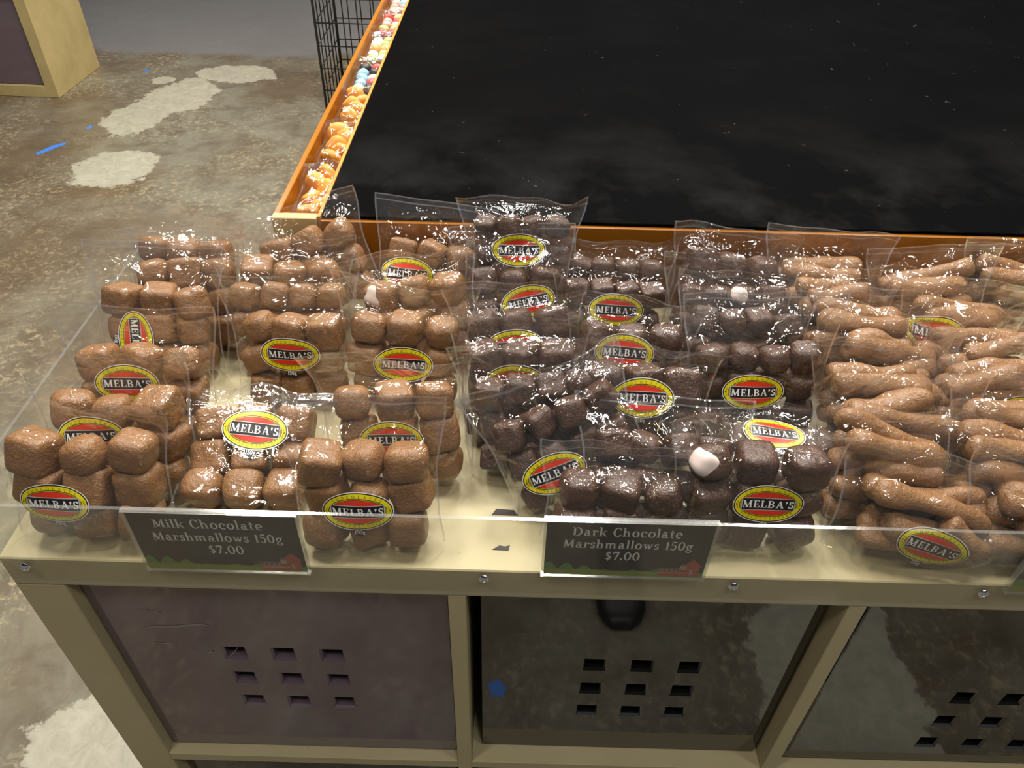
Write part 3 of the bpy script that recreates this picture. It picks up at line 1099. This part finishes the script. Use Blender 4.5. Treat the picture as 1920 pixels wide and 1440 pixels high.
def fill_film(root, rg, pieces, wc, hc, head, bend, label, nu=76, nv=100, twist=0.0):
    """builds the clear film around PIECES (points in bag space: x across, y front(-)/back, z up) and the brand label stuck on its front"""
    Ht = hc + head
    v = np.linspace(-.002, Ht, nv)
    s_ = np.linspace(-1, 1, nu)
    fl_ = smoothstep((v - hc + .03) / (head + .03))
    hw = wc / 2 + .008 + .011 * fl_ + .003 * (1 - smoothstep(v / .03))
    U = s_[None, :] * hw[:, None]
    Vv = np.repeat(v[:, None], nu, 1)
    of = np.full((nv, nu), 0.0)
    ob = np.full((nv, nu), 0.0)
    for Q in pieces:
        ri = np.rint((Q[:, 2] - v[0]) / (v[1] - v[0])).astype(int)
        ri = np.clip(ri, 0, nv - 1)
        ci = np.rint((Q[:, 0] / hw[ri] + 1) / 2 * (nu - 1)).astype(int)
        ci = np.clip(ci, 2, nu - 3)
        np.maximum.at(of, (ri, ci), -Q[:, 1] + .0006)
        np.maximum.at(ob, (ri, ci), Q[:, 1] + .0006)
    for a in (of, ob):
        p = np.pad(a, 1)
        mx = a.copy()
        for rep_ in range(2):
            p = np.pad(mx, 1)
            for dy_ in (0, 1, 2):
                for dx_ in (0, 1, 2):
                    mx = np.maximum(mx, p[dy_:dy_ + nv, dx_:dx_ + nu])
        a[:] = mx
    fixed = np.zeros((nv, nu), bool)
    fixed[:, :2] = fixed[:, -2:] = True
    fixed[-1] = True
    fixed[0] = True
    val = np.zeros((nv, nu))
    edge = 1 - np.abs(s_) ** 6
    val[0] = .014 * edge
    ft = int(nv * (hc + head * .55) / Ht)
    of[ft:] = ob[ft:] = 0
    f = membrane(of, fixed, val)
    b = membrane(ob, fixed, val)
    # creases
    def crease_field(k, seedshift):
        w_ = np.zeros((nv, nu))
        for q in range(k):
            kind = rg.integers(0, 4)
            if kind == 0:
                pu, pv, an = rg.uniform(-.8, .8) * wc / 2, hc + rg.uniform(-.01, head), rg.normal(0, .35)
            elif kind == 1:
                sd = rg.choice([-1, 1])
                pu, pv, an = sd * wc / 2 * rg.uniform(.55, 1.0), rg.uniform(0, Ht), math.pi / 2 + rg.normal(0, .5)
            elif kind == 2:
                sd = rg.choice([-1, 1])
                pu, pv, an = sd * wc / 2 * rg.uniform(.3, .9), hc + rg.uniform(-.02, .02), sd * rg.uniform(.3, 1.1)
            else:
                pu, pv, an = rg.uniform(-1, 1) * wc / 2, rg.uniform(0, hc), rg.uniform(0, 3.14)
            L, wd = rg.uniform(.012, .045), rg.uniform(.0035, .0075)
            am = rg.uniform(.0009, .0028) * rg.choice([1, 1, -.7])
            ca, sa = math.cos(an), math.sin(an)
            du, dv = U - pu, Vv - pv
            al, ac = du * ca + dv * sa, -du * sa + dv * ca
            ac = ac + .004 * np.sin(al * 130 + q)
            w_ += am * np.cos(np.clip(np.abs(ac) / wd, 0, 1) * 1.5708) ** 2 * np.clip(1 - (al / L) ** 2, 0, 1)
        return w_
    gf = np.clip((f - of) / .0025, 0, 1) * .85 + .15
    gb = np.clip((b - ob) / .0025, 0, 1) * .85 + .15
    inh = smoothstep((Vv - hc) / (head * .6 + 1e-6))
    lm = np.zeros((nv, nu))
    if label is not None:
        lu, lv_, lr, la = label
        ca, sa = math.cos(lr), math.sin(lr)
        du, dv = U - lu, Vv - lv_
        xx, yy = (du * ca + dv * sa) / la, (-du * sa + dv * ca) / (la * .70)
        rad = np.sqrt(xx ** 2 + yy ** 2)
        lm = smoothstep((1.35 - rad) / .35)
        sm_ = blur(f, 14)
        ins = rad < 1.05
        if ins.any():
            dl = np.max((f - sm_)[ins])
            f = f * (1 - lm) + np.maximum(sm_ + dl * .75, f * .6) * lm
    f = f + np.maximum(crease_field(38, 0), -.0004) * gf * (1 - lm)
    b = b + np.maximum(crease_field(16, 1), -.0004) * gb
    mid = np.zeros((nv, nu))
    for q in range(4):
        mid += .0022 * np.sin(U * rg.uniform(30, 120) + Vv * rg.uniform(-60, 60) + rg.uniform(0, 6.28))
    mid *= inh
    mid += inh * .35 * crease_field(10, 2) * 2.0
    f = f + .0003
    b = b + .0003
    f[:, :1] = f[:, -1:] = .0002
    b[:, :1] = b[:, -1:] = .0002
    f[-1] = b[-1] = .0002
    f[:, 1] = np.minimum(f[:, 1], .0012)
    # header bending
    th = R(bend) * smoothstep((Vv - hc - .002) / .022) * (1 + .25 * np.sin(s_[None, :] * 3 + twist * 5)) + R(twist * 25) * s_[None, :] * inh
    dvv = v[1] - v[0]
    y0 = -np.cumsum(np.sin(th), 0) * dvv
    z0 = np.cumsum(np.cos(th), 0) * dvv + v[0] - dvv
    ny, nz = -np.cos(th), -np.sin(th)

    def pos(d):
        return np.stack([U, y0 + ny * d, z0 + nz * d], -1)
    Pf, Pb = pos(mid + f), pos(mid - b)
    N = nv * nu
    verts = np.concatenate([Pf.reshape(-1, 3), Pb.reshape(-1, 3)])
    I = np.arange(N).reshape(nv, nu)
    q = np.stack([I[:-1, :-1], I[:-1, 1:], I[1:, 1:], I[1:, :-1]], -1).reshape(-1, 4)
    seam = np.zeros((nv - 1, nu - 1), int)
    seam[:, :1] = 1
    seam[:, -1:] = 1
    seam[-1:, :] = 1
    kk = max(1, int(.007 / dvv))
    seam[-1 - kk, :] = 1
    faces = np.concatenate([q, q[:, ::-1] + N])
    mi = np.concatenate([seam.reshape(-1), seam.reshape(-1)])
    # round hang hole, drawn as a small welded ring through the header
    hv = Ht - .011
    hi_ = int((hv - v[0]) / dvv)
    hc_ = Pf[hi_, nu // 2]
    tz = np.array([0, -math.sin(th[hi_, nu // 2]), math.cos(th[hi_, nu // 2])])
    nn = np.array([0, ny[hi_, nu // 2], nz[hi_, nu // 2]])
    nr = 14
    ring = []
    for k in range(nr):
        a = 2 * math.pi * k / nr
        for rr, oo in ((.0030, .0004), (.0036, .0006)):
            ring.append(hc_ + np.array([rr * math.cos(a), 0, 0]) + tz * rr * .75 * math.sin(a) + nn * oo)
    rf = [(2 * N + 2 * k, 2 * N + 2 * k + 1, 2 * N + 2 * ((k + 1) % nr) + 1, 2 * N + 2 * ((k + 1) % nr)) for k in range(nr)]
    allv = np.concatenate([verts, np.array(ring)])
    allf = np.concatenate([faces, np.array(rf)])
    mesh_obj('film', allv, allf, [M['film'], M['seam']], root, np.concatenate([mi, np.ones(nr, int)]))
    if label is not None:
        ca, sa = math.cos(lr), math.sin(lr)
        lu_ = lu + (LV[:, 0] * ca - LV[:, 1] * sa) * la
        lv2 = lv_ + (LV[:, 0] * sa + LV[:, 1] * ca) * la
        rr = (lv2 - v[0]) / dvv
        r0 = np.clip(np.floor(rr).astype(int), 0, nv - 2)
        fr = np.clip(rr - r0, 0, 1)
        hwi = hw[r0] * (1 - fr) + hw[r0 + 1] * fr
        cc = (np.clip(lu_ / hwi, -.985, .985) + 1) / 2 * (nu - 1)
        c0 = np.clip(np.floor(cc).astype(int), 0, nu - 2)
        fc_ = np.clip(cc - c0, 0, 1)

        def bil(A):
            A = A.reshape(nv, nu, -1)
            w00, w01, w10, w11 = ((1 - fr) * (1 - fc_))[:, None], ((1 - fr) * fc_)[:, None], (fr * (1 - fc_))[:, None], (fr * fc_)[:, None]
            return A[r0, c0] * w00 + A[r0, c0 + 1] * w01 + A[r0 + 1, c0] * w10 + A[r0 + 1, c0 + 1] * w11
        base = bil(Pf)
        gu = np.gradient(Pf, axis=1)
        gv = np.gradient(Pf, axis=0)
        nrm = np.cross(gu.reshape(-1, 3), gv.reshape(-1, 3)).reshape(nv, nu, 3)
        nrm /= np.linalg.norm(nrm, axis=-1, keepdims=True) + 1e-9
        nb = bil(nrm)
        nb /= np.linalg.norm(nb, axis=-1, keepdims=True) + 1e-9
        Q = base + nb * (.0006 + LV[:, 2] * .0011)[:, None]
        mesh_obj('brand_label', Q.tolist(), LF, [M[k] for k in LABEL_MATS], root, LI)


GROUPS = {'milk': 'bags of milk chocolate marshmallows', 'dark': 'bags of dark chocolate marshmallows', 'stick': 'bags of milk chocolate sticks'}
NAMES = {'milk': 'marshmallow_bag', 'dark': 'marshmallow_bag', 'stick': 'chocolate_stick_bag'}


def add_piece(root, shape, name, loc, rot, scale=1.0):
    P, me = shape
    o = bpy.data.objects.new(name, me)
    COL.objects.link(o)
    o.parent = root
    o.location = loc
    o.rotation_euler = rot
    o.scale = (scale,) * 3
    if name == 'broken_marshmallow':
        o['label'] = 'broken piece with its pink-white centre showing'
    return (P * scale) @ rotm(*rot).T + np.array(loc)


def chocolate_bag(kind, x, y, bz, lean, tilt, yaw, nx, rows, wc, head, bend, lab, seed, label, broken=-1, twist=0.0):
    rg = np.random.default_rng(seed)
    r = thing(NAMES[kind], label, 'bag of chocolates', (0, 0, 0), GROUPS[kind])
    half = .018
    r.matrix_world = (Matrix.Translation((x, y, ZT + .0015 + bz + half * math.sin(R(lean)))) @ Matrix.Rotation(R(yaw), 4, 'Z')
                      @ Matrix.Rotation(R(-lean), 4, 'X') @ Matrix.Rotation(R(-tilt), 4, 'Y'))
    pieces = []
    if kind == 'stick':
        ph = .0200
        for j in range(rows):
            for k in range(2):
                sh = SHAPES['stick'][rg.integers(0, 7)]
                L = np.ptp(sh[0][:, 0])
                free = max(0.0, (wc - .006 - L) / 2)
                loc = (rg.uniform(-free, free), (-1, 1)[k] * .0092 + rg.uniform(-.002, .002), .011 + ph * j + rg.uniform(-.002, .002) + .004 * k)
                rot = (rg.uniform(0, 6.28), R(rg.normal(0, 8 if 0 < j else 2)), R(rg.normal(0, 3)) + (math.pi if rg.random() < .5 else 0))
                pieces.append(add_piece(r, sh, 'chocolate_stick', loc, rot))
            if rg.random() < .55 and 0 < j < 2 and rows < 4:
                sh = SHAPES['stick'][6]
                pieces.append(add_piece(r, sh, 'chocolate_stick', (rg.choice([-1, 1]) * wc * .25, -.017, .012 + ph * j), (rg.uniform(0, 6), R(rg.normal(0, 16)), 0), .85))
        hc = .004 + ph * rows
    else:
        pu = wc / nx
        pv = .0300
        for j in range(rows):
            sh_off = rg.uniform(-.004, .004) if j < rows - 1 else 0
            for i in range(nx):
                k = rg.integers(0, 8)
                u = (i - (nx - 1) / 2) * pu + sh_off * .6 + rg.uniform(-.001, .001)
                loc = (u, rg.uniform(-.0045, .0045), .0165 + pv * j + rg.uniform(-.0015, .0015))
                rot = (rg.choice([0, 0, 1.571, 3.14]) + rg.normal(0, .20), rg.normal(0, .16), rg.normal(0, .22))
                sc_ = min(1.04, pu / .0345) * rg.uniform(.95, 1.03)
                if j * nx + i == broken:
                    Q = add_piece(r, SHAPES[kind][k], 'marshmallow', (loc[0], loc[1] + .004, loc[2]), rot, sc_)
                    pieces.append(Q)
                    pieces.append(add_piece(r, MALLOW, 'broken_marshmallow', (loc[0] - .0055, loc[1] - .0022, loc[2] + .0030), (0, .5, .3), sc_ * .72))
                else:
                    pieces.append(add_piece(r, SHAPES[kind][k], 'marshmallow', loc, rot, sc_))
        hc = .0165 + pv * (rows - 1) + .0155
    if lab is not None:
        lab = (lab[0], lab[1], R(lab[2]), .0285)
    fill_film(r, rg, pieces, wc, hc, head, bend, lab, twist=twist)
    return r


# kind, x, y, raise, lean, tilt, yaw, pieces across, rows, width, header, header bend, brand label (u, v, turn), seed, label
chocolate_bag('milk', -0.3506, 0.0250, 0.0000, 18, 0, 0, 3, 3, 0.1180, 0.0450, 35, (-0.0192, 0.0415, 0), 1, 'milk marshmallow bag at the front left corner, behind the clear guard')
chocolate_bag('milk', -0.3405, 0.0743, 0.0000, 20, 4, 0, 3, 3, 0.1140, 0.0450, 30, (-0.0139, 0.0618, 0), 2, 'milk marshmallow bag second from the front in the leftmost row, label half hidden')
chocolate_bag('milk', -0.3464, 0.1376, 0.0000, 20, 0, 0, 3, 3, 0.1160, 0.0450, 20, (-0.0067, 0.0638, 0), 3, 'milk marshmallow bag third from the front in the leftmost row')
chocolate_bag('milk', -0.3690, 0.2370, 0.0000, 22, 0, 0, 3, 3, 0.1080, 0.0450, -5, (-0.0172, 0.0398, -90), 4, 'milk marshmallow bag with its label turned sideways, leftmost row')
chocolate_bag('milk', -0.3531, 0.2877, 0.0000, 22, 3, 0, 3, 3, 0.1060, 0.0350, 15, None, 5, 'milk marshmallow bag right behind the one with the sideways label')
chocolate_bag('milk', -0.3767, 0.3277, 0.0000, 22, -4, 0, 3, 3, 0.1000, 0.0400, 30, None, 6, 'milk marshmallow bag at the back left corner above the concrete floor')
chocolate_bag('milk', -0.2032, 0.3308, 0.0200, 22, 20, 0, 3, 3, 0.1050, 0.0300, 15, None, 7, 'milk marshmallow bag tilted up at the back, under the trough end')
chocolate_bag('milk', -0.2437, 0.2901, 0.0000, 24, 0, 0, 3, 3, 0.1080, 0.0300, 30, None, 8, 'milk marshmallow bag lying behind the shiny creased bag, second milk row')
chocolate_bag('milk', -0.2371, 0.2464, 0.0000, 26, 0, 0, 4, 3, 0.1180, 0.0350, 60, None, 9, 'milk marshmallow bag with shiny creases behind the fully visible 150g label')
chocolate_bag('milk', -0.2196, 0.2001, 0.0000, 16, 0, 0, 3, 3, 0.1000, 0.0450, 25, (0.0016, 0.0583, 0), 10, 'milk marshmallow bag standing alone with its whole label and 150g showing')
chocolate_bag('milk', -0.2320, 0.0460, 0.0000, 66, 0, 0, 3, 3, 0.1060, 0.0250, -25, (0.0057, 0.0649, -4), 11, 'milk marshmallow bag lying back flat on the cream top with its label on top')
chocolate_bag('milk', -0.1178, 0.0250, 0.0000, 16, 2, 0, 3, 3, 0.1040, 0.0450, -5, (-0.004, 0.0429, 0), 12, 'milk marshmallow bag at the front edge, right of the milk sign', twist=0.3)
chocolate_bag('milk', -0.1006, 0.0953, 0.0000, 20, 4, 0, 3, 3, 0.1120, 0.0500, 55, (-0.0018, 0.0469, 0), 13, 'milk marshmallow bag behind the front one beside the tilted dark bag')
chocolate_bag('milk', -0.1135, 0.2048, 0.0000, 18, -4, 0, 3, 3, 0.1060, 0.0450, 40, (0.0017, 0.0458, 0), 14, 'milk marshmallow bag third from the front in the row beside the dark bags')
chocolate_bag('milk', -0.0939, 0.2611, 0.0000, 26, 10, 0, 3, 3, 0.1080, 0.0350, 40, None, 15, 'milk marshmallow bag with a white chipped piece, fourth in the row beside dark bags', broken=6)
chocolate_bag('milk', -0.1037, 0.3413, 0.0000, 20, -6, 0, 3, 3, 0.1000, 0.0450, 0, (-0.0229, 0.0563, 0), 16, 'milk marshmallow bag with a tall clear header and round hole, against the orange board')
chocolate_bag('dark', 0.0688, 0.0716, 0.0120, 26, 24, 0, 4, 3, 0.1120, 0.0300, 10, (-0.0184, 0.0344, 0), 17, 'dark marshmallow bag tipped steeply to one side, right of the bare cream strip')
chocolate_bag('dark', 0.0914, 0.0312, 0.0000, 20, -3, 0, 3, 2, 0.1080, 0.0300, 10, None, 18, 'dark marshmallow bag without visible label, directly above the dark sign')
chocolate_bag('dark', 0.0294, 0.1116, 0.0000, 26, 7, 0, 4, 3, 0.1120, 0.0400, 45, None, 19, 'dark marshmallow bag right behind the tipped one')
chocolate_bag('dark', 0.0088, 0.1582, 0.0000, 24, 2, 0, 3, 3, 0.1040, 0.0400, 45, (-0.0053, 0.0572, 0), 20, 'dark marshmallow bag with only a rim of label showing, third back beside milk bags')
chocolate_bag('dark', 0.0109, 0.2107, 0.0000, 24, 6, 0, 3, 3, 0.1060, 0.0350, 40, (-0.0042, 0.0582, 0), 21, 'dark marshmallow bag with a red fleck, fourth back beside milk bags')
chocolate_bag('dark', 0.0031, 0.2904, 0.0000, 22, 4, 0, 3, 3, 0.0980, 0.0450, -10, (0.0146, 0.0569, 10), 22, 'dark marshmallow bag in front of the propped one, label partly covered', twist=0.5)
chocolate_bag('dark', 0.0043, 0.3256, 0.0450, 24, 0, 0, 4, 3, 0.1040, 0.0180, 70, (-0.0018, 0.0532, 0), 23, 'dark marshmallow bag propped highest against the black top')
chocolate_bag('dark', 0.2033, 0.0336, 0.0000, 16, 0, 0, 3, 3, 0.1180, 0.0450, 50, (0.0082, 0.0508, 0), 24, 'dark marshmallow bag with a broken pink-white piece, right of the dark sign', broken=6)
chocolate_bag('dark', 0.1262, 0.0316, 0.0000, 36, -2, 0, 4, 3, 0.1180, 0.0300, 0, None, 25, 'dark marshmallow bag lying back behind the one above the dark sign')
chocolate_bag('dark', 0.2520, 0.0830, 0.0000, 76, 0, 0, 3, 2, 0.1040, 0.0300, -10, (-0.0098, 0.0487, -3), 26, 'dark marshmallow bag lying back with a bent label, behind the broken-piece bag')
chocolate_bag('dark', 0.1176, 0.1321, 0.0000, 18, -2, 0, 3, 3, 0.1080, 0.0400, 55, (-0.0027, 0.0693, 0), 27, 'dark marshmallow bag in the middle with its whole label facing forward')
chocolate_bag('dark', 0.2379, 0.1752, 0.0000, 16, 2, 0, 4, 3, 0.1160, 0.0500, -5, (-0.0062, 0.0487, 0), 28, 'dark marshmallow bag with four pieces on top and 150g showing, beside the sticks')
chocolate_bag('dark', 0.1105, 0.1974, 0.0000, 20, -4, 0, 3, 3, 0.1040, 0.0300, 30, (-0.008, 0.0668, 0), 29, 'dark marshmallow bag second behind the whole forward-facing middle label')
chocolate_bag('dark', 0.1026, 0.2772, 0.0000, 18, -2, 0, 4, 3, 0.1060, 0.0300, 50, (0.0013, 0.0624, 0), 30, 'dark marshmallow bag in the centre back with its label upright')
chocolate_bag('dark', 0.1100, 0.3175, 0.0000, 24, 0, 0, 4, 3, 0.1040, 0.0200, 60, None, 31, 'dark marshmallow bag against the orange board, centre back')
chocolate_bag('dark', 0.2321, 0.3302, 0.0000, 22, -6, 0, 3, 3, 0.1080, 0.0300, 20, None, 32, 'dark marshmallow bag against the orange board, next to the sticks')
chocolate_bag('dark', 0.2278, 0.2667, 0.0000, 26, 0, 0, 4, 3, 0.1120, 0.0350, 40, None, 33, 'dark marshmallow bag with a pale chipped piece, second from the orange board beside sticks', broken=10)
chocolate_bag('dark', 0.2316, 0.2225, 0.0000, 24, -2, 0, 4, 3, 0.1120, 0.0400, 30, None, 34, 'dark marshmallow bag third from the orange board beside the sticks')
chocolate_bag('stick', 0.3401, 0.0250, 0.0000, 18, -8, 0, 0, 3, 0.1280, 0.0400, 30, (0.0028, 0.0237, -8), 35, 'chocolate stick bag at the front guard, right of the dark bags')
chocolate_bag('stick', 0.3271, 0.0650, 0.0000, 18, -4, 0, 0, 4, 0.1220, 0.0250, 30, None, 36, 'chocolate stick bag second from the front in the left stick row')
chocolate_bag('stick', 0.3519, 0.1050, 0.0000, 18, 5, 0, 0, 4, 0.1240, 0.0350, 35, (0.0119, 0.0342, 0), 37, 'chocolate stick bag third from the front in left stick row, yellow rim at its foot')
chocolate_bag('stick', 0.3516, 0.1532, 0.0000, 18, 3, 0, 0, 4, 0.1060, 0.0350, 30, (0.0156, 0.0467, 0), 38, 'chocolate stick bag fourth from the front in the left stick row, label mostly hidden')
chocolate_bag('stick', 0.3656, 0.1996, 0.0000, 18, 0, 0, 0, 4, 0.1120, 0.0450, 55, None, 39, 'chocolate stick bag fifth from the front in the left stick row, creased film')
chocolate_bag('stick', 0.3552, 0.2462, 0.0000, 18, -3, 0, 0, 4, 0.1080, 0.0300, 30, None, 40, 'chocolate stick bag sixth from the front in the left stick row')
chocolate_bag('stick', 0.3464, 0.2946, 0.0000, 18, -2, 0, 0, 4, 0.1040, 0.0300, 40, None, 41, 'chocolate stick bag just behind the dark bag with the pale chip')
chocolate_bag('stick', 0.3423, 0.3407, 0.0000, 18, -4, 0, 0, 4, 0.1100, 0.0350, 5, None, 42, 'chocolate stick bag against the orange board, leftmost of the sticks')
chocolate_bag('stick', 0.4631, 0.3210, 0.0000, 18, 4, 0, 0, 4, 0.1100, 0.0300, 5, None, 43, 'chocolate stick bag against the orange board, second of the sticks')
chocolate_bag('stick', 0.4608, 0.2593, 0.0000, 18, -6, 0, 0, 4, 0.1120, 0.0350, 30, (-0.0326, 0.0563, 0), 44, 'chocolate stick bag second from the orange board with a yellow label rim')
chocolate_bag('stick', 0.4591, 0.2100, 0.0000, 18, -2, 0, 0, 4, 0.1180, 0.0350, 50, None, 45, 'chocolate stick bag third from the orange board in the right stick row')
chocolate_bag('stick', 0.4511, 0.1599, 0.0000, 18, -2, 0, 0, 4, 0.1160, 0.0400, 40, (0.0251, 0.0455, 0), 46, 'chocolate stick bag fourth from the orange board, yellow rim low down')
chocolate_bag('stick', 0.5722, 0.3403, 0.0000, 18, 0, 0, 0, 4, 0.1120, 0.0300, 0, None, 47, 'chocolate stick bag against the orange board, at the right picture edge')
chocolate_bag('stick', 0.4622, 0.1050, 0.0000, 18, 0, 0, 0, 4, 0.1160, 0.0350, 30, None, 48, 'chocolate stick bag at the right picture edge, third from the front guard')
chocolate_bag('stick', 0.4389, 0.0650, 0.0000, 18, -2, 0, 0, 4, 0.1120, 0.0300, 20, None, 49, 'chocolate stick bag at the right picture edge, second from the front guard')
chocolate_bag('stick', 0.4474, 0.0250, 0.0000, 18, -2, 0, 0, 3, 0.1180, 0.0400, 20, None, 50, 'chocolate stick bag at the front guard beside the third sign')


# ------------------------------------------------------------------ sweets lying in the trough
def blob_mesh(seed, r, mat, flat=.75, lump=.07):
    P, F = superblob(seed, r, r * .9, r * flat, 2.5, 8, lump)
    return (P, as_mesh('sweet', P, F, mat))


GUM = [blob_mesh(400 + k, [.0150, .0140, .0160, .0145][k], M['gummy'], .55, .13) for k in range(4)]
CANDY = {k: blob_mesh(410 + i, .0095, M[k], .8) for i, k in enumerate(('candy_white', 'candy_green', 'candy_red', 'candy_blue', 'candy_black', 'candy_pink', 'candy_orange'))}


def trough_bag(y0, ln, kind, seed, label, group, cols=None):
    rg = np.random.default_rng(seed)
    r = thing('sweet_bag', label, 'bag of sweets', (0, 0, 0), group)
    # bag lies along the trough: its own up axis runs away from the viewer
    r.matrix_world = Matrix.Translation((TX - .0215, y0, zb + .0330)) @ Matrix.Rotation(R(-84), 4, 'X')
    pieces = []
    if kind == 'gummy':
        nz = int((ln - .008) / .0165)
        for j in range(nz):
            for k in range(3):
                loc = (((.006, -.005, .007)[k] * (1 if j % 2 else -.6)) + .002 + rg.uniform(-.002, .002), .014 - .013 * k + rg.uniform(-.002, .002), .013 + j * .0165 + rg.uniform(-.003, .003))
                pieces.append(add_piece(r, GUM[rg.integers(0, 4)], 'gummy_sweet', loc, (rg.uniform(-1.2, 1.2), rg.uniform(-.7, .7), rg.uniform(0, 6)), 1.0))
    else:
        nz = int((ln - .01) / .0175)
        for j in range(nz):
            for i in range(2):
                for k in range(2):
                    loc = ((i - .5) * .018 + rg.uniform(-.002, .002), (k - .5) * .015, .010 + j * .0170 + rg.uniform(-.002, .002))
                    pieces.append(add_piece(r, CANDY[cols[rg.integers(0, len(cols))]], 'boiled_sweet', loc, tuple(rg.uniform(-.6, .6, 3)), 1.0))
    fill_film(r, rg, pieces, .036, ln, .022, 25, None, 26, 40)


trough_bag(TY + .022, .115, 'gummy', 1, 'orange gummy bag at the near end of the trough beside the black top', 'bags of orange gummies in the trough')
trough_bag(TY + .168, .105, 'gummy', 2, 'orange gummy bag second along the trough, behind the nearest gummy bag', 'bags of orange gummies in the trough')
trough_bag(TY + .302, .095, 'gummy', 3, 'orange gummy bag farthest along the trough, next to the mixed sweets', 'bags of orange gummies in the trough')
MIXED = ['candy_white', 'candy_green', 'candy_red', 'candy_blue', 'candy_black', 'candy_pink', 'candy_orange']
mixed_labels = ['mixed sweets bag with red, blue and black pieces right behind the orange gummies', 'mixed sweets bag second behind the orange gummies in the trough',
                'mixed sweets bag third behind the orange gummies in the trough', 'mixed sweets bag fourth behind the orange gummies in the trough',
                'mixed sweets bag farthest up the trough at the top of the picture']
mixcols = [['candy_red', 'candy_blue', 'candy_black', 'candy_white'], ['candy_orange', 'candy_green', 'candy_white'], ['candy_pink', 'candy_green', 'candy_white', 'candy_red'],
           ['candy_pink', 'candy_orange', 'candy_blue', 'candy_white'], MIXED]
for k in range(5):
    trough_bag(TY + .430 + .135 * k, .105, 'mix', 20 + k, mixed_labels[k], 'bags of mixed sweets in the trough', mixcols[k])
